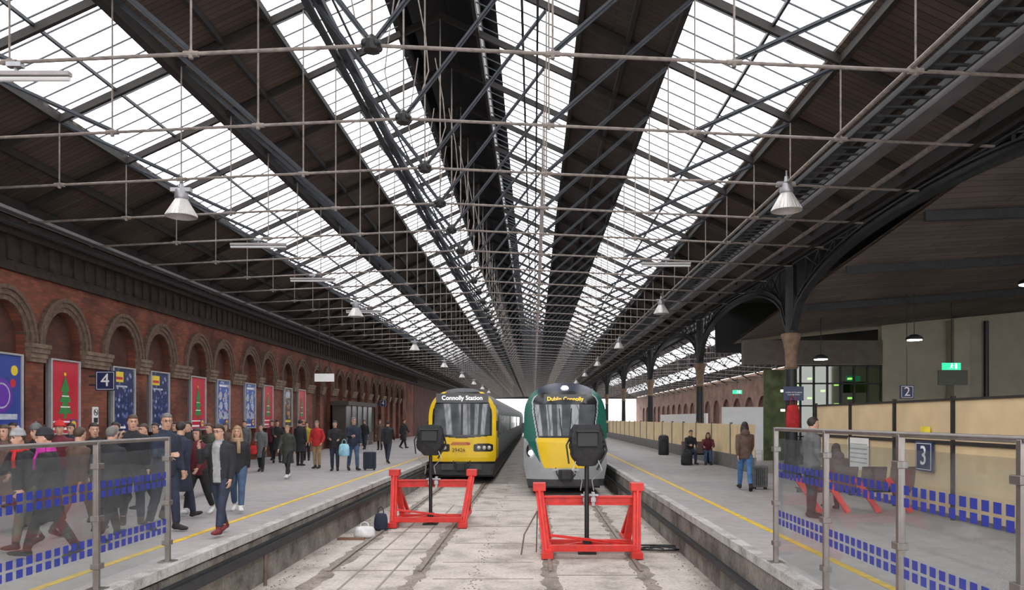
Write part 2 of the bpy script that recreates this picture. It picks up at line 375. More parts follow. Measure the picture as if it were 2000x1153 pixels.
b=MB(); b.tube([(5.14,5,HC+4.78),(5.14,Y1,HC+4.78)],.035,8); b.obj('conduit_pipe',ROD,label='dusty conduit beside the cable ladder',cat='pipe')
b=MB()
for x in(5.32,5.85): b.rng(x-.02,x+.02,4,Y1,HC+4.72,HC+4.82)
y=4
while y<110: b.rng(5.32,5.85,y,y+.04,HC+4.74,HC+4.77); y+=.35
b.obj('cable_ladder',STEEL,label='dark steel cable ladder hung along the roof edge',cat='cable ladder')
b=MB(); b.rng(6.0,6.3,4,Y1,HC+4.72,HC+4.90); b.obj('cable_trunking',TRUNK,label='grey metal cable trunking along the roof edge',cat='trunking')
b=MB(); b.rng(7.7,8.0,Y0,Y1,HC+4.72,HC+4.84); b.obj('eaves_girder',STEEL,label='dark steel valley girder above the column row',cat='girder')
b=MB(); b.tube([(6.9,4,HC+4.7),(6.9,Y1,HC+4.7)],.05,8); b.obj('service_pipe',ROD,label='dusty pipe hung beside the valley girder',cat='pipe')
b=MB(); b.tube([(7.3,4,HC+4.5),(7.3,Y1,HC+4.5)],.04,8); b.obj('service_pipe',PURL,label='dark pipe hung beside the valley girder',cat='pipe')
# ---------------------------------------------------------------- lamps
LAMP=mat('lamp_shade_ribbed',(.55,.53,.51),.4,.2,.1,20)
def lamp(x,y,z):
    r=root('pendant_lamp',(x,y,z),'conical ribbed pale high-bay lamp under a tie rod','lamp','conical roof lamps')
    b=MB(); n=24
    b.lathe([(.31,-.2),(.30,-.17),(.22,-.02),(.14,.12),(.11,.16)],(0,0,0),n,cap=False); b.lathe([(.30,-.2),(.20,-.02),(.11,.14)],(0,0,0),n,cap=False)
    for k in range(n):
        a=2*math.pi*k/n; b.tube([(.305*math.cos(a),.305*math.sin(a),-.18),(.115*math.cos(a),.115*math.sin(a),.15)],.008,4)
    k1=b.obj('lamp_shade',LAMP,r,smooth=True)
    b=MB(); b.lathe([(.12,.15),(.14,.19),(.12,.34),(.05,.37),(.04,.5)],(0,0,0),16); b.rng(-.2,.2,-.07,.07,.30,.38)
    k2=b.obj('lamp_housing',GREY,r,smooth=True)
    b=MB(); b.tube([(0,0,.4),(0,0,.62)],.02,6); k3=b.obj('lamp_hanger',ROD,r)
    KIDS[r.name]=[k1,k2,k3]; return r
l0=lamp(-7.15,15.6,HC+4.3)
for i in range(0,8):
    y=15.6+15.3*i
    if i: dup(l0,(-7.15,y,HC+4.3))
    dup(l0,(5.14,y,HC+4.42))
TUBEL=mat('strip_light_diffuser',(.6,.6,.6),.4,0,.05,3)
def striplight(x,y):
    r=root('strip_light',(x,y,HC+4.62),'white fluorescent batten fixed below a tie rod','strip light','fluorescent battens')
    b=MB(); b.rng(-.75,.75,-.05,.05,.04,.10); k1=b.obj('batten',LGREY,r,bevel=.005)
    b=MB(); b.tube([(-.74,0,0),(.74,0,0)],.035,8); k2=b.obj('tube',TUBEL,r,smooth=True)
    b=MB(); b.tube([(0,0,.08),(0,0,.2)],.02,6); b.rng(-.1,.1,-.05,.05,.16,.22); k3=b.obj('bracket',GREY,r)
    KIDS[r.name]=[k1,k2,k3]; return r
s0=striplight(-7.05,10.45)
for x,y in ((-7.4,20.65),(-7.4,25.75),(-7.4,33.4),(4.0,23.2)): dup(s0,(x,y,HC+4.62))
# ---------------------------------------------------------------- columns / arcade
COLY=[8.1,23.4,36.2,51.6,66.9,82.2,97.5,112.8,128.1]
CAPM=mat('column_capital',(.20,.13,.085),.7,0,.3,6)
def column(y):
    r=root('iron_column',(XR,y,PZ),'dark cast iron column with flared tan capital','column','arcade columns')
    b=MB(); b.lathe([(.30,0),(.30,.12),(.24,.2),(.22,.5),(.2,.6)],(0,0,0),12); k1=b.obj('column_base',BLACK,r,smooth=True)
    b=MB(); b.lathe([(.2,.6),(.17,3.0),(.17,3.3)],(0,0,0),16); k2=b.obj('shaft',BLACK,r,smooth=True)
    b=MB(); b.lathe([(.17,3.3),(.22,3.36),(.17,3.42),(.18,3.8),(.24,4.15),(.30,4.3),(.30,4.38),(.22,4.4)],(0,0,0),16); k3=b.obj('capital',CAPM,r,smooth=True)
    b=MB(); b.lathe([(.18,4.4),(.18,6.45)],(0,0,0),8)
    k4=b.obj('upper_shaft',STEEL,r,smooth=True)
    KIDS[r.name]=[k1,k2,k3,k4]; return r
c0=column(COLY[1])
for y in [COLY[0]]+COLY[2:]: dup(c0,(XR,y,PZ))
for i in range(len(COLY)-1):
    ya,yb=COLY[i]+.2,COLY[i+1]-.2; ym=(ya+yb)/2; h=(yb-ya)/2
    r=root('arched_girder',(XR,ym,HC+2.7),'dark curved iron arch girder with lattice spandrels between columns','girder','arcade arches')
    def az(t): return 1.75*math.sqrt(max(0,1-abs(t)**2.2))
    N=24; b=MB()
    for k in range(N):
        t0=-1+2*k/N; t1=t0+2/N
        b.beam((0,t0*h,az(t0)),(0,t1*h,az(t1)),.22,.06); b.beam((0,t0*h,az(t0)+.1),(0,t1*h,az(t1)+.1),.05,.18); b.beam((0,t0*h,az(t0)+.2),(0,t1*h,az(t1)+.2),.18,.04)
    b.obj('arch_rib',STEEL,r)
    for sd in(-1,1):
        b=MB()
        for k in range(1,14):
            t=-1+2*k/14
            if abs(t)<.28 or t*sd<0: continue
            b.beam((0,t*h,az(t)+.2),(0,t*h,2.0),.045,.035)
            t2=t+(2/14 if t<0 else -2/14)
            b.beam((0,t*h,1.98),(0,t2*h,az(t2)+.2),.035,.035,up=(1,0,0)); b.beam((0,t*h,az(t)+.2),(0,t2*h,1.98),.035,.035,up=(1,0,0))
        b.rng(-.04,.04,min(0,sd*h),max(0,sd*h),1.95,2.0)
        b.obj('spandrel_lattice',STEEL,r)
# ---------------------------------------------------------------- second shed
XC2=15.9
def zr2(d): return HC+8.7-.465*d
for sg in(-1,1):
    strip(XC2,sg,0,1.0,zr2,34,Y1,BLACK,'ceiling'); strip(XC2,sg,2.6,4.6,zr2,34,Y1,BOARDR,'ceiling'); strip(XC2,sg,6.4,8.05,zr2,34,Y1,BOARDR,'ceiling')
    glaz(XC2,sg,1.0,2.6,zr2,34,Y1,'window_%d'%wi,.85); wi+=1
    glaz(XC2,sg,4.6,6.4,zr2,34,Y1,'window_%d'%wi,.85); wi+=1
for i in range(24):
    o=bpy.data.objects.new('roof_truss',fm); fin(o,None,(XC2,38.5+5.1*i,HC-.3),label='dark steel roof truss of the neighbouring shed',cat='roof truss',group='roof trusses of neighbouring shed'); o.scale=(.8,1,.93)
arch_wall(24,-1,[60+5.1*i for i in range(22)],1.7,1.5,3.6,PZ-.2,7.4,38,Y1,[BRICKF,BRICKD],'wall_right')
def zc(x,y): 
    t=max(0,(y-8)/22); return HC+5.0-1.9*t+(x-8)*.10*min(1,t)
b=MB(); g=[]
xs_=[XR+.2,13,18,26]; ys_=[Y0,8,14,20,26,31]
for y in ys_:
    for x in xs_: g.append((x,y,zc(x,y)))
for y in ys_:
    for x in xs_: g.append((x,y,zc(x,y)+.08))
n1=len(g)//2; fs=[]
for j in range(len(ys_)-1):
    for i in range(3):
        q=j*4+i; fs+= [(q,q+4,q+5,q+1),(n1+q,n1+q+1,n1+q+5,n1+q+4)]
b.add(g,fs); b.obj('ceiling',BOARDH,kind='structure')
b=MB(); b.rng(XR+.2,26,Y0,34,HC+5.1,HC+5.2); b.obj('ceiling',BLACK,kind='structure')
b=MB(); b.rng(XR+.2,26,33.9,34.1,HC+2.9,HC+8.7); b.obj('wall_upper',BLACK,kind='structure')
WALLC=mat('beige_plaster',(.32,.30,.24),.8,0,.1,1.5)
b=MB(); b.rng(13.6,26,30,30.3,PZ,HC+4.7); b.obj('wall_back',WALLC,kind='structure')
b=MB(); b.rng(25.6,26,Y0,30,PZ,HC+4.5); b.obj('wall_right_hall',WALLC,kind='structure')
for y in (12,16,20,24.5):
    b=MB(); b.beam((XR+.3,y,zc(XR+.3,y)-.1),(25.6,y,zc(25.6,y)-.1),.1,.2); b.obj('ceiling_beam',STEEL,label='dark steel ceiling beam over the side hall',cat='beam',group='side hall ceiling beams')
b=MB(); b.tube([(17.6,29.85,PZ),(17.6,29.85,HC+3.8)],.09,8); b.obj('drain_pipe',BLACK,label='black downpipe on the beige wall',cat='pipe')
b=MB(); b.rng(16.1,16.7,29.4,29.98,PZ,HC+3.8); b.obj('pilaster',WALLC,label='beige rectangular pier against the wall',cat='pier')
r=root('glazed_office',(9.9,30,PZ),'green-tinted glazed office front with lit interior and mullions','glazed partition')
GR=mat_glass('green_glass',(.22,.34,.18),.10)
b=MB(); b.rng(0,3.7,0,.03,0,3.9); b.obj('glazing',GR,r)
for i in range(8):
    b=MB(); b.rng(i*.525-.03,i*.525+.03,-.05,.05,0,3.9); b.obj('mullion',STEEL,r)
b=MB()
for z in(0.03,1.1,2.3,3.17,3.87): b.rng(0,3.7,-.05,.05,z-.03,z+.03)
b.obj('transom',STEEL,r)
b=MB(); b.rng(-1.7,3.7,-.1,.3,3.93,4.85); b.obj('fascia',mat('office_fascia',(.10,.085,.07),.7),r)
OB=mat('office_back',(.09,.11,.06),.7,0,.6,2)
b=MB(); b.rng(0,3.7,3,3.1,0,3.9); b.obj('back_panel',OB,r)
OL=mat('office_light',(1,1,.8),.5,emit=9,ecol=(1,1,.6))
for i in range(12):
    b=MB(); b.rng(.3+(i%6)*.55,.42+(i%6)*.55,1.5,1.7,2.1+.25*(i%3)+(.8 if i>5 else 0),2.18+.25*(i%3)+(.8 if i>5 else 0)); b.obj('office_light',OL,r)
LIT=mat('lit_lamp',(1,1,.9),.5,emit=28,ecol=(1,.98,.85))
for x,y,z in ((11.9,24,VZ(664,24)),(10.1,27,VZ(702,27)),(12.9,20,HC+3.5),(13.2,13,HC+3.9)):  # last two lamps are added at and beyond the frame edge to brighten the hall
    r=root('hall_lamp',(x,y,z),'round lit ceiling lamp in the side hall','lamp','side hall lamps')
    b=MB(); b.lathe([(.26,0),(.24,.08),(.1,.16)],(0,0,0),16); b.tube([(0,0,.1),(0,0,zc(x,y)-z)],.012,6); b.obj('lamp_body',STEEL,r,smooth=True)
    b=MB(); b.lathe([(.22,-.02),(.22,0)],(0,0,0),16); b.obj('diffuser',LIT,r)
# ---------------------------------------------------------------- hoardings
PLY=mat('plywood',(.64,.49,.28),.6,0,.12,1.4)
for i in range(4):
    y=11.4+i*2.2
    r=root('hoarding_panel',(7.45,y,PZ),'pale plywood hoarding panel with dark timber posts','hoarding','plywood hoarding')
    c=MB(); c.rng(-.02,.02,0,2.13,.1,1.33); c.obj('lower_sheet',PLY,r)
    c=MB(); c.rng(-.02,.02,0,2.13,1.40,2.12); c.obj('upper_sheet',PLY,r)
    c=MB(); c.rng(-.07,.0,2.14,2.2,0,2.2); c.rng(-.05,.03,0,2.2,2.12,2.16); c.rng(-.05,.0,0,2.2,1.33,1.40); c.obj('post',PURL,r)
for i in range(20):
    y=25.5+i*3.0
    r=root('hoarding_panel',(7.3,y,PZ),'low plywood boarding panel above a dark plinth','hoarding','low plywood boarding')
    c=MB(); c.rng(0,.06,0,2.92,.5,1.6); c.obj('ply_sheet',PLY,r)
    c=MB(); c.rng(-.12,.1,0,2.98,0,.5); c.rng(-.03,.07,2.93,2.98,.5,1.66); c.obj('plinth',mat('plinth_grey',(.14,.13,.125),.8),r)
WP=mat('white_panel',(.75,.76,.78),.6,0,.04,2)
b=MB(); b.rng(9.8,13.1,39.9,40,PZ,HC+.6); b.obj('white_hoarding',WP,label='white site hoarding screen',cat='hoarding')
b=MB(); b.rng(9.9,10,44,60,PZ,HC+.3); b.obj('white_hoarding',WP,label='long white site hoarding screen',cat='hoarding')
# ---------------------------------------------------------------- signs
def plate(name,loc,w,h,label,cat,txt,ts,rot=0,m=NAVY,tm=WHITE,border=True,d=.06,support=None):
    r=root(name,loc,label,cat,rotz=rot)
    b=MB(); b.rng(-w/2,w/2,-d/2,d/2,-h/2,h/2); b.obj('sign_panel',m,r,bevel=.004)
    if border:
        b=MB(); t=.012; e=.03; y=-d/2-.004
        for (x0,x1,z0,z1) in ((-w/2+e,w/2-e,h/2-e-t,h/2-e),(-w/2+e,w/2-e,-h/2+e,-h/2+e+t),(-w/2+e,-w/2+e+t,-h/2+e,h/2-e),(w/2-e-t,w/2-e,-h/2+e,h/2-e)): b.rng(x0,x1,y,y+.004,z0,z1)
        b.obj('border',tm,r)
    if txt:
        lines=txt.split('\n')
        for i,t in enumerate(lines): text(t,ts,(0,-d/2-.005,(len(lines)-1)*ts*.6-i*ts*1.2),(R90,0,0),tm,r)
    if support:
        b=MB(); support(b); b.obj('bracket',STEEL,r)
    return r
plate('platform_sign',(-11.75,21.1,VZ(744,21.1)),.54,.54,'navy square sign with white numeral 4 on a wall bracket','sign','4',.5,support=lambda b:(b.rng(-.45,-.27,-.02,.02,.1,.14),b.rng(-.45,-.27,-.02,.02,-.14,-.1)))
plate('platform_sign',(-11.75,60,VZ(788,60)),.5,.5,'navy square sign with white numeral 4 further along the wall','sign','4',.45,support=lambda b:b.rng(-.45,-.25,-.02,.02,-.05,.05))
x2,z2=UX(1771,24),VZ(766,24)
plate('platform_sign',(x2,24,z2),.42,.42,'navy square sign with white numeral 2 hung from ceiling','sign','2',.4,support=lambda b:(b.tube([(0,0,.2),(0,0,zc(x2,24)-z2)],.012,6)))
plate('platform_sign',(7.38,14.5,VZ(892,14.5)),.62,.56,'navy square sign with white numeral 3 on the hoarding','sign','3',.52,rot=-R90,d=.04)
plate('station_sign',(XR-.05,23.05,VZ(769,23.05)),.6,.42,'navy station name sign on iron column','sign','Stáisiún Uí Chonghaile\nConnolly Station',.055,border=False,support=lambda b:b.rng(-.05,.05,0,.12,-.1,.1))
plate('direction_sign',(-8.4,30.85,VZ(738,30.85)),.78,.32,'blank white hanging sign on two thin rods','sign','',.1,m=WHITE,border=False,support=lambda b:(b.tube([(-.2,0,.1),(-.2,0,HC+4.8-VZ(738,30.85))],.012,6),b.tube([(.2,0,.1),(.2,0,HC+4.8-VZ(738,30.85))],.012,6)))
GREENL=mat('exit_green',(.02,.35,.16),.4,emit=1.2,ecol=(.03,.7,.35))
def runner(r,s,y):
    b=MB(); b.ell((-.0*s,y,.075*s),(.02*s,.004,.02*s),8)
    b.beam((0,y,.05*s),(-.02*s,y,-.01*s),.03*s,.006,up=(0,1,0)); b.beam((-.02*s,y,-.01*s),(.03*s,y,-.05*s),.018*s,.006,up=(0,1,0)); b.beam((-.02*s,y,-.01*s),(-.06*s,y,-.07*s),.018*s,.006,up=(0,1,0)); b.beam((0,y,.045*s),(.05*s,y,.02*s),.014*s,.006,up=(0,1,0))
    b.rng(.1*s,.16*s,y-.003,y,-.08*s,.09*s); b.obj('pictogram',mat('pictogram_white',(.9,.95,.9),.5,emit=1.5,ecol=(.9,1,.9)),r)
for (u,v,y,w) in ((1858,716,26,.62),(1440,766,50,.6)):
    z=VZ(v,y); zt_=zc(UX(u,y),y) if y<30 else HC+4.6
    r=plate('exit_sign',(UX(u,y),y,z),w,.24,'illuminated green running-man exit sign','exit sign','',.1,m=GREENL,border=False,support=lambda b:b.tube([(0,0,.1),(0,0,zt_-z)],.015,6))
    runner(r,1.1,-.035)
plate('direction_sign',(UX(1861,26),26,VZ(738,26)),1.0,.5,'dark olive hanging box sign below the exit light','sign','',.1,m=mat('olive_box',(.07,.075,.06),.5),border=False)
NOT=mat('paper_white',(.75,.75,.72),.6,0,.04,3)
for (y,z0,w,h,m,lb) in ((17.5,1.9,1.1,.72,NOT,'white paper notice on the hoarding'),(14.5,2.48,.35,.14,mat('yellow_notice',(.8,.65,.05),.6),'small yellow notice on the hoarding')):
    b=MB(); b.rng(-.012,0,-w/2,w/2,-h/2,h/2,0)
    for i in range(5): b.rng(-.016,-.012,-w/2+.06,w/2-.06,h/2-.16-i*h/7,h/2-.13-i*h/7,1) if h>.5 else None
    b.obj('notice',[m,mat('notice_print',(.4,.4,.4),.7)],loc=(7.40,y,z0),label=lb,cat='notice')
r=root('no_smoking_sign',(XL+.03,21.35,VZ(812,21.3)),'small white no smoking notice on brick pier','sign')
b=MB(); b.rng(-.03,0,-.13,.13,-.24,.24); b.obj('sign_panel',WHITE,r)
b=MB(); 
for k in range(16):
    a0,a1=2*math.pi*k/16,2*math.pi*(k+1)/16; b.beam((.006,.09*math.cos(a0),.09+.09*math.sin(a0)),(.006,.09*math.cos(a1),.09+.09*math.sin(a1)),.018,.008)
b.beam((.006,-.06,.15),(.006,.06,.03),.016,.008); b.rng(0,.006,-.05,.06,.08,.1); b.rng(0,.006,-.1,.1,-.2,-.06); b.obj('symbol',BLACK,r)
# ---------------------------------------------------------------- posters
FR=mat('poster_frame',(.38,.38,.39),.4,.4,.1,5)
PR=mat('poster_red',(.5,.012,.035),.35,0,.08,2)
PB=mat('poster_blue',(.02,.05,.28),.35,0,.2,2)
PG=mat('poster_green',(.03,.22,.05),.4,0,.2,5)
PY=mat('poster_yellow',(.75,.55,.03),.4,0,.05,5)
PP=mat('poster_purple',(.12,.02,.35),.35,0,.3,3)
PLB=mat('poster_pale',(.42,.45,.55),.5,0,.3,9)
ART1=mat_blobs('poster_art_night',[(.12,.15,.35),(.4,.4,.55),(.06,.1,.35)],8,(.012,.025,.10))
ART2=mat_blobs('poster_art_food',[(.6,.5,.4),(.55,.6,.7),(.4,.1,.08),(.2,.4,.25)],9,(.03,.09,.38))
ART3=mat_blobs('poster_art_orange',[(.6,.25,.05),(.3,.1,.05),(.7,.6,.5)],6,(.05,.03,.03))
pst=[(17.65,'p'),(19.95,'r'),(22.8,'n'),(25.0,'n'),(27.85,'r'),(30.1,'f'),(32.95,'f'),(35.2,'r'),(38.05,'o'),(40.3,'r')]
for y,k in pst:
    desc={'p':'framed dark blue poster with large purple disc','r':'framed red poster with green fir tree and round logo','n':'framed night-blue poster with yellow caption','f':'framed blue poster with pale dishes','o':'framed dark orange and brown poster'}[k]
    r=root('poster',(XL-.02,y,VZ(846,20)),desc,'poster')
    W,H=1.15,1.85
    b=MB(); 
    b.rng(0,.1,-W/2-.05,-W/2,-.05,H+.05); b.rng(0,.1,W/2,W/2+.05,-.05,H+.05); b.rng(0,.1,-W/2,W/2,-.05,0); b.rng(0,.1,-W/2,W/2,H,H+.05); b.rng(-.1,.02,-W/2,W/2,0,H); b.obj('poster_frame',FR,r,bevel=.01)
    b=MB(); b.rng(.02,.05,-W/2,W/2,0,H); b.obj('poster_sheet',{'p':PB,'r':PR,'n':ART1,'f':ART2,'o':ART3}[k],r)
    b=MB(); x=.052
    def disc(cy,cz,rad,mi,x=.052):
        n=20; b.poly([(x,cy+rad*math.cos(2*math.pi*j/n),cz+rad*math.sin(2*math.pi*j/n)) for j in range(n)],(.003,0,0),mi)
    if k=='p':
        disc(-.1,.9,.4,4); disc(-.1,.9,.3,6,.056); disc(-.1,.9,.26,4,.06); b.rng(x,x+.004,-.5,.45,.35,.48,6); b.rng(x,x+.004,-.5,.5,.02,.22,0); disc(.35,1.5,.12,1); disc(-.35,1.6,.08,3); disc(.3,1.2,.1,2); disc(-.4,1.3,.09,5)
    elif k=='r':
        for j,(w_,z_) in enumerate(((.3,.5),(.25,.8),(.19,1.08))): b.poly([(x+.002*j,-w_,z_),(x+.002*j,w_,z_),(x+.002*j,0,z_+.42)],(.004,0,0),3)
        b.rng(x,x+.004,-.05,.05,.38,.5,3); disc(0,1.52,.05,1); b.rng(x+.008,x+.012,-.2,.2,.66,.69,5); b.rng(x+.008,x+.012,-.15,.15,.94,.97,5)
        b.rng(x,x+.004,-.5,.5,.27,.31,5)
    elif k=='n':
        b.rng(x,x+.006,-.5,-.02,1.45,1.75,1); b.rng(x+.006,x+.01,-.45,-.07,1.52,1.6,2); b.rng(x,x+.006,-.45,.2,1.3,1.35,6)
    elif k=='f':
        for a in range(2):
            for c in range(3): disc(-.25+.5*a+.06*(c%2),.5+.38*c,.15,6)
        b.rng(x,x+.006,-.35,.35,1.62,1.70,5)
    else:
        b.rng(x,x+.006,-.3,.3,1.4,1.7,6); b.rng(x,x+.006,-.4,.4,.2,.3,1)
    if k in'rnf':
        b.rng(x,x+.006,.2,.5,.05,.35,0); disc(.35,.2,.135,2,.059); disc(.35,.2,.115,1,.062)
        b.rng(x,x+.006,-.5,.1,.08,.14,5)
    b.obj('printed_design',[PB,PY,PR,PG,PP,WHITE,PLB],r)
    if k in'rnf':
        text('L  DL',.085,(.067,.35,.2),(R90,0,R90),mat('logo_blue',(.01,.05,.4),.5),r); text('I',.1,(.067,.325,.2),(R90,0,R90),PR,r)
# ---------------------------------------------------------------- glass barriers
def barrier(x,ys,top,lab):
    for i in range(len(ys)-1):
        ya,yb=ys[i],ys[i+1]
        r=root('glass_barrier_panel',(x,ya,PZ),lab,'glass barrier','glass barrier panels')
        L=yb-ya
        b=MB(); b.rng(-.006,.006,.06,L-.06,.1,top-.12,0)
        for bz in (top-.50,top-1.08):
            for row in range(2):
                yy=.07
                while yy+.09<L-.05:
                    b.rng(.0065 if x<0 else -.0085,.0085 if x<0 else -.0065,yy,yy+.085,bz+.10*row-.09,bz+.10*row-.015,1); yy+=.135
        b.obj('glass_pane',[GLB,DOTS],r)
        b=MB(); b.rng(-.03,.03,-.025,.025,0,top)
        for z in(.25,.75,top-.25): b.rng(-.045,.045,-.045,.07,z-.03,z+.03)
        b.rng(-.09,.09,-.09,.09,0,.02); b.obj('post',POST,r,bevel=.006)
        b=MB(); b.tube([(0,.0,top),(0,L,top)],(.024),10); b.obj('top_rail',POST,r,smooth=True)
    r=root('barrier_post',(x,ys[-1],PZ),'stainless end post of glass barrier','post')
    b=MB(); b.rng(-.03,.03,-.025,.025,0,top+.02); b.rng(-.09,.09,-.09,.09,0,.02)
    for z in(.25,.75,top-.25): b.rng(-.045,.045,-.07,.045,z-.03,z+.03)
    b.obj('post_shaft',POST,r,bevel=.006)
barrier(-4.58,[3.25,4.85,6.45,8.05,9.62],1.55,'clear glass barrier panel with blue rectangle bands and steel post')
barrier(3.02,[3.15,4.74,6.32,7.93,9.57],1.67,'clear glass barrier panel with blue rectangle bands and steel post')
# ---------------------------------------------------------------- tracks
rnd=random.Random(3)
for cx in(-2.8,1.1):
    for sg in(-1,1):
        x=cx+sg*.8
        b=MB(); b.rng(x-.012,x+.012,13.5,Y1,0,.02,0); b.rng(x-.034,x+.034,13.5,Y1,.015,.035,1)
        b.obj('rail',[RUST,RAILTOP],label='worn steel running rail set in the trackbed',cat='rail',group='running rails')
        b=MB(); L=[];Rr=[]; y=11.0
        while y<70:
            L.append((x-.07-rnd.random()*.14,y,.004)); Rr.append((x+.07+rnd.random()*.14,y,.004)); y+=.25 if y<30 else 1
        n=len(L); b.add(L+Rr,[(i,n+i,n+i+1,i+1) for i in range(n-1)])
        b.obj('dirt_strip',DIRT,label='dark dirt and clinker packed beside the rail',cat='dirt',kind='stuff')
b=MB(); rr=random.Random(5)
for i in range(2200):
    L=rr.choice((-3.6,-2.0,.3,1.9,-4.2,2.75,-3.6,-2.0,.3,1.9,-1.0)); x=L+rr.gauss(0,.08); y=11.2+rr.random()**1.8*22
    s=rr.uniform(.007,.02); b.ell((x,y,s*.3),(s,s*rr.uniform(.6,1),s*.6),5,0)
b.obj('ballast_debris',mat('debris_stone',(.25,.21,.185),.9,0,.5,3),label='loose gravel and dirt along the rails',cat='debris',kind='stuff')
b=MB()
for y in(12.9,14.4,16.6,19.2,22.5,26): b.rng(-1.7,-.0,y,y+.03,-.01,.006)
for y in(13.6,15.8,18.2): b.rng(-3.5,-2.2,y,y+.04,-.01,.006); b.rng(.4,1.8,y-.4,y-.36,-.01,.006)
b.rng(-3.1,-3.06,11,24,-.01,.006); b.rng(-2.5,-2.46,11,24,-.01,.006)
b.obj('trim_%d'%ti,mat('slab_joint',(.24,.205,.18),.9),kind='structure'); ti+=1
# ---------------------------------------------------------------- buffer stops
def buffer(cx,y,lab):
    r=root('buffer_stop',(cx,y,0),lab,'buffer stop')
    for sg in(-1,1):
        b=MB(); xt,xb=sg*1.0,sg*.86
        b.beam((xb,0.02,.06),(xt,1.0,1.22),.16,.10,up=(0,1,0)); b.beam((xb,0.02,.06),(xt,1.0,1.22),.05,.2,up=(0,1,0))
        b.rng(xb-.11,xb+.11,-.14,.12,.02,.14)
        b.obj('front_strut',RED,r,bevel=.006)
        b=MB(); b.beam((sg*.8,1.15,.1),(xt,1.05,1.3),.14,.14,up=(0,1,0)); b.rng(xt-.13,xt+.13,.9,1.2,1.22,1.38); b.obj('upright',RED,r,bevel=.006)
        b=MB(); b.rng(sg*.84-.07,sg*.84+.07,-.05,2.2,.12,.2); b.beam((sg*.84,2.1,.2),(xt,1.1,1.2),.08,.08,up=(1,0,0)); b.obj('side_beam',RED,r,bevel=.006)
    b=MB(); b.rng(-1.02,1.02,.98,1.06,.93,1.12); b.rng(-1.02,1.02,.92,.98,1.08,1.12); b.rng(-1.02,1.02,.92,.98,.93,.97); b.obj('crossbeam',RED,r,bevel=.006)
    b=MB(); b.rng(-.85,.85,0,.14,.14,.26); b.rng(-.85,.85,.85,.95,.14,.24); b.beam((-.8,.1,.2),(.2,.9,.2),.08,.06); b.beam((.8,.1,.2),(-.2,.9,.2),.08,.06); b.beam((-.8,.06,.45),(.8,.5,.2),.06,.05); b.obj('base_frame',RED,r,bevel=.006)
    b=MB(); 
    for x in(-.1,.06): b.rng(x,x+.07,.86,1.0,.92,1.2); b.rng(x-.02,x+.09,.84,.9,1.0,1.1)
    b.rng(-.16,.2,.84,.94,1.12,1.16); b.obj('coupling_bracket',GREY,r,bevel=.008)
    return r
buffer(1.12,14.75,'red painted steel buffer stop before the green and yellow train')
buffer(-2.6,18.9,'red painted steel buffer stop before the yellow train')
def monitor(u,vtop,y,w,h,vb,lab):
    x=UX(u,y); r=root('covered_monitor',(x,y,0),lab,'monitor')
    zc_=VZ(vtop,y)-h/2
    b=MB(); b.tube([(0,0,.0),(0,0,zc_-h*.3)],.045,10); b.rng(-.18,.18,-.18,.18,0,.04); b.rng(-.08,.08,-.08,.08,.04,.3); b.obj('pole',BLACK,r,smooth=True)
    b=MB(); rnd=random.Random(int(u)); vs=[];fs=[]
    R=14
    for i in range(R+1):
        t=i/R; ww=w/2*(1-.25*abs(2*t-1)**3)*(1 if t>.25 else .7+1.2*t); dd=.2*(1-.3*abs(2*t-1)**2)
        for k in range(24):
            a=2*math.pi*k/24; c,s_=math.cos(a),math.sin(a); q=(abs(c)**6+abs(s_)**6)**(-1/6)
            f=1+rnd.uniform(-.06,.06)+.05*math.sin(5*a+t*9)
            vs.append((ww*c*q*f,dd*s_*q*f,zc_-h/2+h*t+rnd.uniform(-.01,.01)))
    for i in range(R):
        for k in range(24): fs.append((i*24+k,i*24+(k+1)%24,(i+1)*24+(k+1)%24,(i+1)*24+k))
    fs.append(tuple(range(23,-1,-1))); fs.append(tuple(R*24+k for k in range(24)))
    b.add(vs,fs); b.obj('cover',BLACKC,r,smooth=True)
    b=MB(); b.rng(-w*.3,w*.3,-.28,-.18,zc_-.02,zc_+h*.32); b.rng(-w*.34,w*.34,-.36,-.16,zc_+h*.32,zc_+h*.36); b.tube([(-w/2,0,zc_+h*.2),(-w*.62,-.05,zc_),(-w*.55,-.1,zc_-h*.45)],.02,6); b.tube([(w/2,0,zc_+h*.2),(w*.6,-.05,zc_-.1),(w*.3,-.1,zc_-h*.6)],.025,6)
    b.obj('hood',BLACK,r,bevel=.02)
    for s_ in(-1,1):
        b=MB(); b.tube([(s_*w*.3,-.12,zc_-h*.3),(s_*w*.45,-.15,zc_-h*.6),(s_*w*.15,-.1,zc_-h*.85),(s_*w*.2,-.08,zc_-h*1.1)],.012,6); b.obj('strap',GREY,r)
monitor(1146,830,15.4,.66,.82,1055,'black cloth-covered monitor on pole behind red buffer')
monitor(841,830,19.6,.66,.78,1005,'black cloth-covered monitor on pole by yellow train')
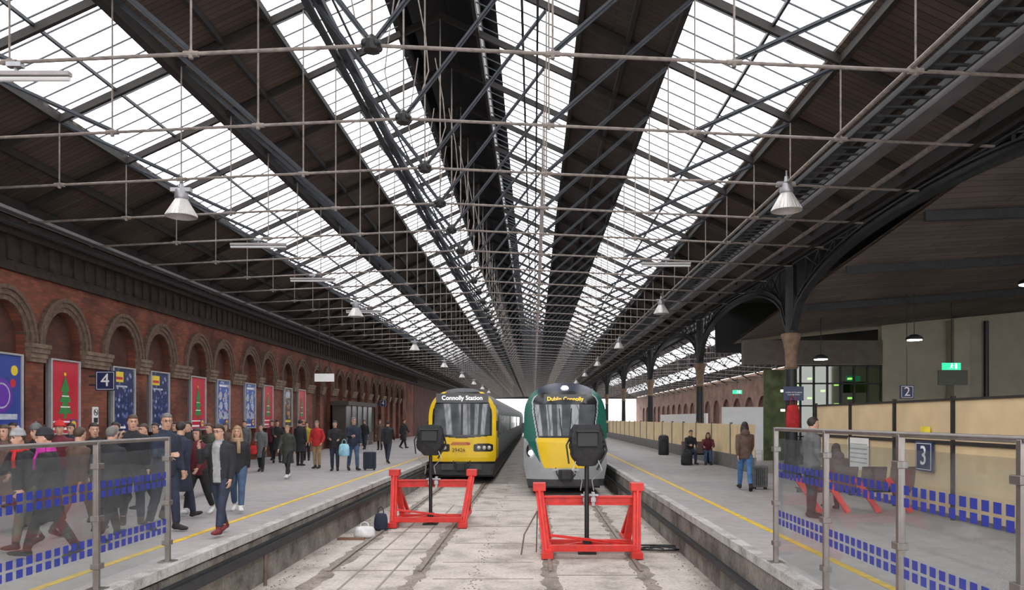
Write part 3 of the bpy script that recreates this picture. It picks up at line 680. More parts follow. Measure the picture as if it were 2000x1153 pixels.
# ---------------------------------------------------------------- trains
TY=mat('train_yellow',(.82,.54,.01),.35,0,.06,2); TBK=mat('train_black',(.015,.015,.017),.25,0,.1,3)
TGN=mat('train_green',(.012,.11,.08),.35,0,.1,2); TSV=mat('train_silver',(.40,.42,.44),.35,.3,.12,2); TRF=mat('train_roof',(.10,.10,.11),.6,0,.2,3)
TLG=mat('train_side_grey',(.16,.16,.16),.5,0,.15,1.5); TSK=mat('train_skirt',(.05,.05,.052),.6,0,.3,4); TNV=mat('train_navy',(.02,.025,.05),.3,0,.1,2)
HL=mat('headlight_lit',(1,1,1),.3,emit=25,ecol=(.95,.95,1)); HO=mat('headlight_lens',(.5,.5,.5),.15,.3,.1,3)
def train(cx,y0,hw,region,mats,face,side,lab,L=88):
    r=root('train',(cx,y0,0),lab,'train')
    zt,zsn=3.98,2.6
    def W(z):
        if z>zsn: return hw*(max(0,1-((z-zsn)/(zt-zsn))**2.8))**.45
        if z<1.1: return hw*(.90+.10*(z-.35)/.75)
        return hw
    NX,NZ=120,150; z0=.38
    b=MB(); vs=[]; zs=[]
    for j in range(NZ+1):
        t=j/NZ; z=z0+(zt-z0)*t; zs.append(z); w=W(z)
        for i in range(NX+1):
            s=-1+2*i/NX; vs.append((s*w,face(s*w/hw,z),z))
    fs=[];ms=[]
    for j in range(NZ):
        for i in range(NX):
            q=j*(NX+1)+i; fs.append((q,q+1,q+NX+2,q+NX+1))
            s=-1+2*(i+.5)/NX; z=(zs[j]+zs[j+1])/2; ms.append(region(s*W(z),z,W(z)))
    b.v=vs;b.f=fs;b.m=ms
    b.obj('cab_front',mats,r,smooth='all')
    b=MB(); zl=[.38+(3.6)*(k/36) for k in range(37)]
    for sg in(-1,1):
        vs=[];ys=[None,1.6,2.6,L]; fs=[];ms=[]
        for z in zl:
            w=W(z); fy=face(w/hw,z)
            for yy in ys: vs.append((sg*w,(fy if yy is None else max(fy,yy)),z))
        for j in range(len(zl)-1):
            for i in range(3):
                q=j*4+i; fs.append((q,q+1,q+5,q+4) if sg>0 else (q,q+4,q+5,q+1)); ms.append(side(i,(zl[j]+zl[j+1])/2))
        o=len(b.v); b.v+=vs; b.f+=[tuple(x+o for x in f) for f in fs]; b.m+=ms
    b.rng(-hw*.9,hw*.9,1.5,L,.2,.5,len(mats)-1)
    b.obj('car_body',mats,r,smooth=True)
    b=MB(); b.rng(-.015,.015,0,1.5,2.0,2.85); wm=b.mesh('side_window',GLW)
    for sg in(-1,1):
        y=3.2
        while y<50:
            if abs((y%20)-18)>1.6:
                o=bpy.data.objects.new('side_window',wm); fin(o,r,(sg*hw,y,0))
            y+=1.85
    b=MB(); b.tube([(-.06,0,.42),(.06,0,.42)],.42,16); wm=b.mesh('wheel',STEEL)
    for y in (4,6.2,19,21.2):
        for sg in(-1,1): o=bpy.data.objects.new('wheel',wm); fin(o,r,(sg*.8,y,0.06))
    return r,W
def faceR(s,z): return .42*abs(s)**2.4+ (max(0,z-1.9)*.30+max(0,z-3.2)**2*.9) + max(0,1.0-z)*.1
def regR(x,z,w):
    a=abs(x)
    half=.94+.16*min(1,max(0,(z-2.05)/.9)); 
    top=3.66
    if z>3.2: half=1.1*math.sqrt(max(0,1-((z-3.2)/(top-3.2))**2.5))**.6+.02
    if 2.04<z<top and a<half:
        g=half-.05
        if 2.10<z<3.18 and a<g: return 2
        return 1
    if z>=3.5 and a<.95: return 6
    inner=.70+.30*max(0,(z-1.0)/1.0)**.6
    if z<=2.04 and z>1.0 and a<inner: return 3
    if z>2.0:
        if a<half+.045: return 0
        return 4 if a<w-.0 else 0
    if 1.2<z<=2.0:
        if a<inner+.04: return 0
        if a<inner+.30*(z-1.2)/.8+.06: return 4
        return 0
    if z<.62: return 5
    return 0
def sideR(i,z):
    if z>3.35: return 6
    if z<.6: return 5
    if i==0: return 4 if z>1.9 else 0
    return 4 if (z>3.0 or z<1.2) else 0
tr,W=train(1.1,26.2,1.44,regR,[TSV,TBK,GLW,TY,TGN,TSK,TNV],faceR,sideR,'green, silver and yellow intercity railcar with lit headlights')
b=MB(); b.rng(-.74,.74,faceR(.2,3.4)-.02,faceR(.2,3.4)+.2,3.22,3.54); b.obj('destination_display',TBK,tr)
ORL=mat('amber_leds',(1,.45,.05),.5,emit=2.5,ecol=(1,.42,.03))
text('Dublin Connolly',.19,(0,faceR(.2,3.4)-.03,3.38),(R90,0,0),ORL,tr)
for sg in(-1,1):
    b=MB(); b.ell((sg*1.2,faceR(.84,1.6)-.02,1.52),(.075,.05,.085),14); b.obj('headlight',HL,tr,smooth=True)
    b=MB(); b.ell((sg*1.22,faceR(.84,1.6)+.04,1.6),(.13,.06,.24),14); b.obj('headlight_surround',TBK,tr,smooth=True)
b=MB(); b.ell((0,faceR(0,3.76)-.0,3.76),(.13,.05,.10),14); b.obj('headlight',HL,tr,smooth=True)
def coupler(r,yf,z):
    b=MB(); b.rng(-.25,.25,yf-.35,yf+.2,z-.18,z+.16); b.tube([(0,yf-.55,z),(0,yf+.3,z)],.1,12); b.rng(-.16,.16,yf-.62,yf-.4,z-.14,z+.14)
    b.tube([(-.35,yf-.1,z+.25),(-.3,yf-.25,z),(-.1,yf-.3,z-.25)],.025,6); b.tube([(.35,yf-.1,z+.25),(.32,yf-.25,z),(.12,yf-.3,z-.25)],.025,6)
    b.obj('coupler',STEEL,r,bevel=.015)
coupler(tr,.15,.8)
for sg in(-1,1):
    b=MB(); b.tube([(sg*.12,-.03,2.06),(sg*.18,.12,2.6),(sg*.21,.28,3.05)],.016,6); b.obj('wiper',BLACK,tr)
    b=MB(); b.rng(sg*.3-.15,sg*.3+.15,-.06,.02,.92,.99); b.obj('step',GREY,tr)
    b=MB(); b.rng(sg*1.46-.06,sg*1.46+.06,.6,.75,2.2,2.55); b.beam((sg*1.4,.7,2.4),(sg*1.5,.68,2.4),.04,.04); b.obj('side_mirror',BLACK,tr)
def faceL(s,z): return .22*abs(s)**3+max(0,z-2.0)*.18+max(0,z-3.3)**2*.7+max(0,1.1-z)*.12
def regL(x,z,w):
    a=abs(x)
    if z>3.80: return 6
    lo=1.98-.10*(1-min(1,a/1.1))
    if z>lo and a<w-.17:
        if 2.04<z<3.30 and .05<a<1.15: return 2
        return 1
    if .48<a<1.28 and 1.32<z<1.68 and ((a-.88)/.42)**4+((z-1.5)/.17)**4<1: return 1
    if z>.92: return 3
    if z>.84: return 1
    return 5
def sideL(i,z):
    if z>3.3: return 6
    if z<1.0: return 5
    if i==0: return 3
    if i==1: return 1 if z>1.9 else 3
    return 4
tl,W=train(-2.95,31.5,1.40,regL,[TSV,TBK,GLW,TY,TLG,TSK,TRF],faceL,sideL,'yellow-fronted commuter railcar with black windscreen surround')
b=MB(); b.rng(-1.08,1.08,faceL(.3,3.4)-.02,faceL(.3,3.4)+.2,3.36,3.74); b.obj('destination_display',TBK,tl)
WL=mat('white_leds',(1,1,1),.5,emit=2.0,ecol=(1,1,1))
text('Connolly Station',.25,(0,faceL(.3,3.4)-.03,3.55),(R90,0,0),WL,tl)
text('29426',.22,(-.12,-.03,1.4),(R90,0,0),TBK,tl)
b=MB()
for i,dx in enumerate((0,.03,.06)): b.rng(-.45+dx,.2+dx,-.02,-.005,1.62+i*.045,1.645+i*.045)
b.ell((.28,-.012,1.67),(.08,.008,.06),12); b.obj('emblem',mat('emblem_red',(.5,.06,.05),.4),tl)
for sg in(-1,1):
    for dx in(.7,.92,1.12):
        b=MB(); b.ell((sg*dx,faceL(dx/1.4,1.5)-.005,1.5),(.085,.03,.085),12); b.obj('headlight',HO,tl,smooth=True)
    b=MB(); b.tube([(sg*.3,.02,2.0),(sg*.38,.1,2.4),(sg*.2,.22,2.95)],.016,6); b.obj('wiper',BLACK,tl)
coupler(tl,.15,.75)
b=MB(); b.rng(-.85,.85,-.04,.3,.58,.84); b.obj('bumper_skirt',TSK,tl,bevel=.03)
for sg in(-1,1):
    b=MB(); b.rng(sg*1.42-.05,sg*1.42+.05,.45,.6,2.2,2.6); b.obj('side_mirror',BLACK,tl)
# ---------------------------------------------------------------- people
def evmesh(b,vox):
    me=bpy.data.meshes.new('tmp'); me.from_pydata(b.v,[],b.f); o=bpy.data.objects.new('tmp',me); COL.objects.link(o)
    md=o.modifiers.new('r','REMESH'); md.mode='VOXEL'; md.voxel_size=vox; md.use_smooth_shade=True
    sm=o.modifiers.new('s','SMOOTH'); sm.factor=.5; sm.iterations=2
    dg=bpy.context.evaluated_depsgraph_get(); dg.update()
    out=bpy.data.meshes.new_from_object(o.evaluated_get(dg)); bpy.data.objects.remove(o); out.polygons.foreach_set('use_smooth',[True]*len(out.polygons)); return out
SK=mat('skin',(.48,.28,.20),.55,0,.05,6)
EYE=mat('eye_dark',(.03,.02,.02),.3); LIP=mat('lip',(.36,.13,.11),.5)
TOR=[(-.12,.11,.09),(-.06,.155,.115),(.02,.166,.12),(.14,.145,.105),(.28,.162,.118),(.40,.175,.12),(.48,.155,.10),(.53,.085,.075),(.57,.06,.06),(.66,.052,.056)]
def cm(name,c,**k): return mat('cloth_'+name,c,.85,0,.3,9,bump=.35)
C_={'black':cm('black',(.014,.014,.017)),'navy':cm('navy',(.015,.02,.04)),'maroon':cm('maroon',(.11,.015,.025)),'grey':cm('grey',(.10,.10,.105)),'lgrey':cm('lgrey',(.26,.26,.27)),
'red':cm('red',(.42,.02,.02)),'jeans':cm('jeans',(.045,.08,.15)),'djeans':cm('djeans',(.018,.024,.045)),'khaki':cm('khaki',(.28,.2,.11)),'camo':cm('camo',(.12,.11,.08)),'green':cm('green',(.035,.04,.03)),
'brown':cm('brown',(.09,.055,.042)),'magenta':cm('magenta',(.35,.02,.22)),'white':cm('white',(.6,.6,.6)),'shoe':cm('shoe',(.02,.018,.018)),'mshoe':cm('mshoe',(.15,.02,.02)),'tan':cm('tan',(.3,.2,.12)),'yellow':cm('yellow',(.35,.28,.03)),'bluejean':cm('bluejean',(.05,.14,.30))}
H_={'dark':mat('hair_dark',(.018,.012,.01),.6,0,.3,40),'brown':mat('hair_brown',(.05,.03,.018),.6,0,.3,40),'blond':mat('hair_blond',(.25,.17,.09),.6,0,.3,40),'grey':mat('hair_grey',(.12,.115,.11),.6,0,.3,40)}
POSES={
 'walk':dict(legs=((24,8),(-18,12)),arms=((-22,6,15),(24,6,22)),lean=3),
 'walk2':dict(legs=((-16,14),(22,6)),arms=((22,6,20),(-20,6,12)),lean=3),
 'stand':dict(legs=((3,4),(-2,2)),arms=((4,8,12),(2,8,14)),lean=0),
 'hold':dict(legs=((4,4),(-3,2)),arms=((12,8,70),(12,8,75)),lean=0),
 'face':dict(legs=((20,8),(-14,10)),arms=((2,8,14),(35,14,122)),lean=4),
 'pocket':dict(legs=((2,3),(-2,3)),arms=((-8,18,45),(-8,18,45)),lean=0),
 'onehold':dict(legs=((14,8),(-12,10)),arms=((5,8,14),(15,6,80)),lean=2),
 'bag':dict(legs=((18,8),(-15,12)),arms=((6,12,18),(28,4,55)),lean=6),
 'sit':dict(legs=((84,82),(80,88)),arms=((25,8,60),(25,8,65)),lean=12),
 'sitlean':dict(legs=((86,84),(84,90)),arms=((35,8,50),(38,8,45)),lean=24),
}
def person(x,y,yaw,H,pose,top,bot,lab,hair='dark',long=False,hat=None,coat=False,shirt=None,scarf=None,shoe='shoe',skin=SK,hyaw=0,hood=None,glasses=False,pitch=0,z0=PZ,fem=False,vox=None):
    p=POSES[pose]; k=H/1.75; near=y<16; vx=vox or (.0105 if near else .014)
    r=root('person',(x,y,z0),lab,'person',rotz=math.radians(yaw)); 
    rad=math.radians; lean=rad(p['lean']); sw=.92 if fem else 1.0
    PV=Vector((0,0,.93)); U=Vector((0,-math.sin(lean),math.cos(lean))); Fw=Vector((0,-math.cos(lean),-math.sin(lean))); X=Vector((1,0,0))
    def T(a,f,z): return PV+X*a+Fw*f+U*z
    legs=[];arms=[]; low=9
    for sg,(a,kb) in zip((1,-1),p['legs']):
        hip=PV+Vector((sg*.09,0,-.03)); a_=rad(a); s_=rad(a-kb)
        kn=hip+Vector((sg*.01,-math.sin(a_),-math.cos(a_)))*.42; an=kn+Vector((0,-math.sin(s_),-math.cos(s_)))*.41
        fp=min(0.0,(a-kb)/57.3)*.75 if a<60 else 0
        if a>15 and a<60: fp=.12
        fd=Vector((sg*.12,-math.cos(fp),math.sin(fp))).normalized(); fu=Vector((0,math.sin(fp),math.cos(fp)))
        heel=an-fd*.055-fu*.045; ball=an+fd*.12-fu*.052; toe=an+fd*.18-fu*.055
        low=min(low,heel.z-.035,toe.z-.025); legs.append((hip,kn,an,heel,ball,toe,fd))
    for sg,(a,ab,e) in zip((1,-1),p['arms']):
        sh=T(sg*.18*sw,0,.455); a_=rad(a);ab_=rad(ab)
        d1=Vector((sg*math.sin(ab_),-math.sin(a_)*math.cos(ab_),-math.cos(a_)*math.cos(ab_)))
        el=sh+d1*.28; e2=rad(a+e); inn=.35*math.sin(rad(e))
        d2=Vector((sg*(math.sin(ab_)*.5-inn),-math.sin(e2),-math.cos(e2))).normalized()
        wr=el+d2*.245; arms.append((sg,sh,el,wr,d2))
    off=Vector((0,0,-low))
    def K(v): return (Vector(v)+off)*k
    hc=T(0,.025,.70); hr=Matrix.Rotation(rad(hyaw),3,'Z')@Matrix.Rotation(rad(p['lean']*.2+pitch),3,'X')
    def Hd(a,f,z): return hc+hr@Vector((a,-f,z))
    b=MB(); b.tube([K(T(0,0,z)) for z,_,_ in TOR],[(rx*k*sw,ry*k) for _,rx,ry in TOR],18,ref=(1,0,0))
    hp=[(-.118,.022,.022,.052),(-.105,.038,.04,.038),(-.075,.052,.062,.022),(-.04,.061,.078,.010),(0,.068,.088,.0),(.035,.073,.094,-.004),(.07,.069,.088,-.008),(.1,.052,.068,-.01),(.12,.022,.03,-.01)]
    b.tube([K(Hd(0,f,z)) for z,_,_,f in hp],[(rx*k,ry*k) for _,rx,ry,_ in hp],18,ref=tuple(hr@Vector((1,0,0))))
    b.ell(K(Hd(0,.093,-.025)),(.013*k,.02*k,.022*k),8); b.ell(K(Hd(0,.086,.03)),(.045*k,.012*k,.01*k),8)
    b.ell(K(Hd(0,.082,-.065)),(.022*k,.012*k,.012*k),8)
    for sg in(-1,1): b.ell(K(Hd(sg*.072,-.005,-.01)),(.010*k,.02*k,.03*k),8)
    for hip,kn,an,heel,ball,toe,fd in legs:
        mid=kn+(an-kn)*.35+Vector((0,.012,0))
        b.tube([K(hip),K(hip+(kn-hip)*.5),K(kn),K(mid),K(an)],[.088*k,.072*k,.052*k,.052*k,.036*k],12)
        b.tube([K(heel),K((heel+ball)/2+Vector((0,0,.01))),K(ball),K(toe)],[(.03*k,.034*k),(.034*k,.036*k),(.026*k,.042*k),(.016*k,.028*k)],10,ref=(0,0,1))
        b.tube([K(an+Vector((0,0,.03))),K(heel+fd*.03)],.036*k,8)
    for sg,sh,el,wr,d in arms:
        b.tube([K(T(sg*.10,0,.45)),K(sh),K(sh+(el-sh)*.5),K(el),K(el+(wr-el)*.4),K(wr),K(wr+d*.02)],[.06*k,.055*k,.046*k,.038*k,.038*k,.026*k,.026*k],12)
        nn=Vector((-sg,0,0)); nn=(nn-d*nn.dot(d)).normalized(); w=d.cross(nn); 
        if w.dot(Vector((0,-1,0)))<0 : w=-w
        b.tube([K(wr),K(wr+d*.035),K(wr+d*.085)],[(.016*k,.026*k),(.016*k,.038*k),(.014*k,.04*k)],10,ref=tuple(nn))
        for i,(o_,l_) in enumerate(((.032,.072),(.011,.08),(-.011,.075),(-.032,.06))):
            q=wr+d*.08+w*o_; pts=[K(q)]; ang=.15+.08*i
            for sgm in(.42,.33,.25):
                q=q+(d*math.cos(ang)+nn*math.sin(ang)+w*o_*1.2)*l_*sgm; pts.append(K(q)); ang+=.42
            b.tube(pts,[.0095*k,.009*k,.0085*k,.007*k],6)
        q=wr+d*.03+w*.03; b.tube([K(q),K(q+(d*.6+w*.8)*.035),K(q+(d*.9+w*.75+nn*.3)*.062)],[.012*k,.011*k,.008*k],6)
    me=evmesh(b,vx)
    for m in(skin,EYE,LIP,H_[hair]): me.materials.append(m)
    eyes=[K(Hd(s*.03,.086,.008)) for s in(-1,1)]; lip=K(Hd(0,.09,-.066)); brow=[K(Hd(s*.03,.09,.03)) for s in(-1,1)]
    idx=[]
    for pl in me.polygons:
        c=pl.center; mi_=0
        if c.z>eyes[0].z-.12*k:
            if min((c-e).length for e in eyes)<.0125*k: mi_=1
            elif abs((hr.inverted()@(c-lip)).x)<.022*k and abs(c.z-lip.z)<.006*k and (c-lip).length<.03*k: mi_=2
            elif min(((Vector(((c-e).x*.5,(c-e).y,(c-e).z*1.6))).length) for e in brow)<.011*k: mi_=3
        idx.append(mi_)
    me.polygons.foreach_set('material_index',idx)
    o=bpy.data.objects.new('body',me); COL.objects.link(o); o.parent=r
    b=MB(); inf=.024
    hem=-.13 if not coat else -.42
    R=[(hem,.185 if not coat else .215,.145 if not coat else .18)]+([(-.2,.195,.15)] if coat else [])+[(z,rx+inf,ry+inf) for z,rx,ry in TOR[1:8]]
    seat=pose.startswith('sit')
    if seat: R=[(z,rx+inf,ry+inf) for z,rx,ry in TOR[1:8]]
    b.tube([K(T(0,0,z)) for z,_,_ in R]+[K(T(0,0,.56))],[(rx*k*sw,ry*k) for _,rx,ry in R]+[(.075*k,.075*k)],20,ref=(1,0,0))
    for sg,sh,el,wr,d in arms: b.tube([K(T(sg*.10,0,.45)),K(sh),K(sh+(el-sh)*.5),K(el),K(el+(wr-el)*.5),K(wr-d*.005)],[.075*k,.074*k,.064*k,.057*k,.052*k,.042*k],12)
    if hood: b.ell(K(T(0,-.1,.54)),(.12*k,.08*k,.09*k),12)
    elif not scarf: b.tube([K(T(0,-.01,.5)),K(T(0,-.015,.585))],[(.088*k,.08*k),(.078*k,.078*k)],14,ref=(1,0,0))
    b2=evmesh(b,.018); b2.materials.append(C_[top]); b2.materials.append(C_[shirt] if shirt else C_[top])
    if shirt:
        lo_=K(T(0,0,-.1)).z
        b2.polygons.foreach_set('material_index',[1 if (pl.normal.y<-.2 and abs(pl.center.x)<.065*k+.04*max(0,pl.center.z-lo_-.4) and pl.center.z>lo_ and pl.center.y<0) and abs(pl.center.x)<.11*k else 0 for pl in b2.polygons])
    o=bpy.data.objects.new('coat' if coat else 'jacket',b2); COL.objects.link(o); o.parent=r
    b=MB(); b.tube([K(PV+Vector((0,0,z))) for z in(-.14,-.06,.02,.08)],[(.13*k,.11*k),(.17*k,.13*k),(.175*k,.13*k),(.15*k,.11*k)],16,ref=(1,0,0))
    for hip,kn,an,heel,ball,toe,fd in legs: b.tube([K(hip),K(hip+(kn-hip)*.5),K(kn),K(kn+(an-kn)*.5),K(an+(kn-an)*.06)],[.103*k,.09*k,.07*k,.066*k,.056*k],12)
    me=evmesh(b,.018); me.materials.append(C_[bot]); o=bpy.data.objects.new('trousers',me); COL.objects.link(o); o.parent=r
    for hip,kn,an,heel,ball,toe,fd in legs:
        b=MB(); b.tube([K(heel-fd*.02),K(heel+fd*.01),K((heel+ball)/2+Vector((0,0,.01))),K(ball),K(toe+fd*.015),K(toe+fd*.035)],[(.022*k,.026*k),(.04*k,.042*k),(.045*k,.046*k),(.038*k,.052*k),(.026*k,.042*k),(.012*k,.025*k)],12,ref=(0,0,1))
        b.tube([K(an+Vector((0,0,.05))),K(heel+fd*.03)],.048*k,10); b.obj('shoe',C_[shoe],r,smooth='all')
    b=MB(); n=24; vs=[];fs=[];m_=14
    for i in range(m_+1):
        th=math.pi*i/m_*.80
        for q in range(n):
            ph=2*math.pi*q/n; a=math.sin(th)*math.cos(ph); f=math.sin(th)*math.sin(ph); z=math.cos(th)
            g=1.0+.025*math.sin(7*ph+3*th)
            zz=z*.095*g+.037; aa=a*.083*g; ff=f*.106*g-.008
            lim=.062 if f>.35 else (.062-.10*(.35-f)/.4 if f>-.05 else -.06)
            if zz<lim: aa*=.78; ff=(ff+.008)*.78-.008; zz=lim
            vs.append(K(Hd(aa,ff,zz)))
    for i in range(m_):
        for q in range(n): fs.append((i*n+q,(i+1)*n+q,(i+1)*n+(q+1)%n,i*n+(q+1)%n))
    fs.append(tuple((m_)*n+q for q in range(n)))
    b.add(vs,fs)
    if long:
        b.tube([K(Hd(0,-.05,.05)),K(Hd(0,-.07,-.05)),K(Hd(0,-.085,-.14)),K(Hd(0,-.09,-.24)),K(Hd(0,-.08,-.3))],[(.07*k,.04*k),(.085*k,.045*k),(.09*k,.04*k),(.075*k,.03*k),(.03*k,.015*k)],12,ref=(1,0,0))
        for sg in(-1,1): b.tube([K(Hd(sg*.07,.01,.05)),K(Hd(sg*.082,.0,-.04)),K(Hd(sg*.085,.0,-.14)),K(Hd(sg*.08,.02,-.22))],[.018*k,.024*k,.024*k,.008*k],8)
    b.obj('hair' ,H_[hair],r,smooth='all')
    if hat:
        b=MB(); b.tube([K(Hd(0,-.006,.035)),K(Hd(0,-.006,.06)),K(Hd(0,-.006,.061)),K(Hd(0,-.008,.11)),K(Hd(0,-.01,.145)),K(Hd(0,-.01,.158))],[(.090*k,.110*k),(.092*k,.112*k),(.088*k,.107*k),(.08*k,.095*k),(.05*k,.06*k),(.015*k,.02*k)],16,ref=tuple(hr@Vector((1,0,0))))
        b.ell(K(Hd(0,-.01,.165)),(.02,.02,.02),8); b.obj('beanie',C_[hat],r,smooth='all')
    if scarf:
        b=MB()
        for j,(rr,zz) in enumerate(((.085,.555),(.09,.525))):
            b.tube([K(T(rr*math.cos(2*math.pi*q/14),rr*math.sin(2*math.pi*q/14)+.012,zz)) for q in range(15)],.034*k,8)
        b.tube([K(T(.03,.11,.52)),K(T(.04,.15,.42)),K(T(.04,.155,.28))],[(.035*k,.02*k)]*3,8,ref=(1,0,0)); b.obj('scarf',C_[scarf],r,smooth='all')
    if glasses:
        b=MB()
        for sg in(-1,1):
            cpt=[Hd(sg*.032+.022*math.cos(2*math.pi*q/12),.102,.008+.016*math.sin(2*math.pi*q/12)) for q in range(13)]
            b.tube([K(c) for c in cpt],.0025,5); b.tube([K(Hd(sg*.054,.1,.012)),K(Hd(sg*.078,0,.01))],.0025,5)
        b.tube([K(Hd(-.01,.104,.012)),K(Hd(.01,.104,.012))],.0025,5); b.obj('glasses',BLACK,r)
    return r
def at(u,y): return UX(u,y),y
P_=person
P_(*at(432,11.9),-8,1.70,'face','black','djeans','person in open black jacket and grey hoodie scratching face, walking',hair='dark',shirt='lgrey',shoe='mshoe',glasses=True,pitch=4)
P_(*at(388,14.4),-12,1.62,'walk2','maroon','black','person in maroon padded jacket walking on the platform',hair='dark',long=True,shoe='white',fem=True,hyaw=10)
P_(*at(464,14.8),15,1.66,'walk','black','jeans','fair-haired person in dark coat and jeans walking',hair='blond',long=True,coat=False,shoe='white',fem=True,scarf='tan')
P_(*at(322,12.3),60,1.86,'onehold','navy','djeans','tall person with glasses in navy jacket turning aside',hair='grey',glasses=True,hyaw=-25)
P_(*at(258,12.9),35,1.85,'face','black','djeans','person in dark jacket holding hand to ear',hair='brown')
P_(*at(186,13.2),20,1.72,'bag','black','djeans','bearded person in black jacket walking in the crowd',hair='dark',hyaw=20)
P_(*at(97,9.9),-60,1.66,'walk2','black','black','person in black coat, black beanie and magenta scarf walking',hair='dark',hat='black',scarf='magenta',coat=True,fem=True)
P_(*at(47,10.6),-20,1.64,'bag','black','camo','person in grey beanie and red scarf with patterned trousers',hair='brown',hat='lgrey',scarf='red',fem=True)
P_(*at(214,11.3),170,1.68,'walk','black','black','grey-haired person in black coat seen from behind',hair='grey',coat=True)
P_(*at(118,14.5),15,1.74,'walk','maroon','djeans','person in red beanie and maroon jacket in the crowd',hair='brown',hat='red')
P_(*at(285,15.2),-20,1.70,'walk','grey','black','person in grey jacket walking in the crowd',hair='brown')
P_(*at(350,13.6),170,1.74,'walk2','navy','djeans','person in navy coat seen from behind',hair='dark',coat=True)
P_(*at(12,12.2),10,1.7,'walk2','brown','black','person in brown coat in the crowd',hair='brown',long=True,coat=True,fem=True)
P_(*at(75,12.8),-10,1.70,'walk','black','djeans','person in grey beanie walking in the crowd',hair='brown',hat='grey')
P_(*at(150,11.8),160,1.66,'walk2','brown','camo','person in brown jacket seen from behind in the crowd',hair='brown')
P_(*at(228,16.0),0,1.72,'walk2','black','black','person in black coat in the thick of the crowd',hair='dark',coat=True)
P_(*at(140,16.5),10,1.70,'walk','navy','black','person in navy coat in the thick of the crowd',hair='dark',coat=True)
P_(*at(30,15.5),-5,1.72,'walk','green','djeans','person in dark green jacket in the crowd',hair='dark')
P_(*at(305,18.0),0,1.70,'walk','black','black','person in black jacket in the thick of the crowd',hair='dark')
P_(*at(268,18.6),10,1.66,'walk2','red','black','person in red jacket in the crowd',hair='dark',fem=True,long=True)
P_(*at(368,17.6),8,1.74,'walk','black','djeans','person in black winter coat walking behind others',hair='dark',coat=True,hyaw=-15)
P_(*at(412,18.4),-10,1.68,'bag','green','black','person in dark green coat walking with arm bent',hair='brown',coat=True)
P_(*at(342,21.0),5,1.70,'walk2','navy','black','person in navy jacket walking further back',hair='dark')
P_(*at(442,23.0),0,1.66,'walk2','brown','djeans','person in brown coat walking further back',hair='brown',coat=True,long=True,fem=True)
P_(*at(510,26),5,1.60,'onehold','grey','black','person in grey patterned coat holding red bag',hair='dark',coat=True,fem=True)
P_(*at(562,23),-5,1.60,'walk','green','black','older person in long dark green coat walking',hair='blond',coat=True,fem=True,shoe='white')
P_(*at(541,31),25,1.72,'bag','black','black','person in black coat standing near the brick wall',hair='dark',coat=True)
P_(*at(586,29.3),170,1.74,'stand','black','black','person in black coat seen from behind near the wall',hair='dark',coat=True)
P_(*at(599,33),10,1.64,'stand','yellow','black','person in dull yellow jacket by the wall',hair='dark')
P_(*at(619,27.8),-10,1.70,'pocket','red','khaki','person in red jacket and khaki trousers hands in pockets',hair='grey')
P_(*at(654,26.5),10,1.70,'hold','black','djeans','person in black jacket holding a bag',hair='dark',shoe='shoe')
P_(*at(690,26.6),30,1.82,'onehold','navy','jeans','person in navy jacket and jeans wheeling suitcase',hair='grey',glasses=True)
P_(*at(757,31),175,1.72,'walk','black','djeans','person in black jacket and dark jeans walking away',hair='dark')
P_(*at(788,46),60,1.75,'walk2','black','black','person in black walking beside the train',hair='dark',coat=True)
P_(*at(742,44),0,1.72,'stand','brown','black','person in brown coat standing far along the platform',hair='dark',coat=True)
P_(*at(478,28.5),-5,1.70,'stand','grey','black','person in grey jacket near the posters',hair='brown')
P_(*at(712,44.5),0,1.72,'walk','black','djeans','person in black far along the platform',hair='dark')
P_(*at(532,33),0,1.72,'walk','maroon','djeans','person in maroon jacket near the posters',hair='dark')
P_(*at(1455,19.2),172,1.72,'walk','brown','bluejean','person in brown hooded jacket and blue jeans wheeling suitcase',hair='dark',long=True,hood=True,fem=True)
P_(*at(1586,14.0),95,1.80,'pocket','grey','black','person in grey jacket standing beside the barrier',hair='dark')
P_(6.15,30.3,10,1.70,'sit','black','djeans','person in black jacket seated on bench with rucksack',hair='dark')
P_(6.85,30.2,-10,1.68,'sitlean','maroon','jeans','person in dark red jacket seated leaning forward',hair='dark',long=True)
P_(5.95,14.95,180,1.65,'sit','brown','black','hooded person in brown coat seated on red-legged bench',hair='brown',hood=True,long=True,z0=PZ)
# ---------------------------------------------------------------- luggage
def suitcase(x,y,h,w,m,lab,rot=0):
    r=root('suitcase',(x,y,PZ),lab,'suitcase',rotz=rot)
    b=MB(); b.rng(-w/2,w/2,-.12,.12,.05,h); b.obj('case_shell',m,r,bevel=.03)
    for i in range(5):
        b=MB(); b.rng(-w/2+.05+i*(w-.12)/5,-w/2+.07+i*(w-.12)/5,-.128,-.118,.1,h-.06); b.obj('shell_rib',STEEL,r)
    b=MB(); b.tube([(-.09,.09,h-.02),(-.09,.09,h+.38),(.09,.09,h+.38),(.09,.09,h-.02)],.011,6); b.obj('handle',GREY,r)
    for sx in(-1,1):
        for sy in(-1,1):
            b=MB(); b.tube([(sx*w*.38-.015,sy*.08,.03),(sx*w*.38+.015,sy*.08,.03)],.03,10); b.obj('wheel',BLACK,r)
suitcase(*at(722,26.8),.64,.42,C_['navy'],'navy upright suitcase with pull handle')
suitcase(*at(1484,19.6),.6,.36,C_['grey'],'grey-brown upright suitcase with pull handle')
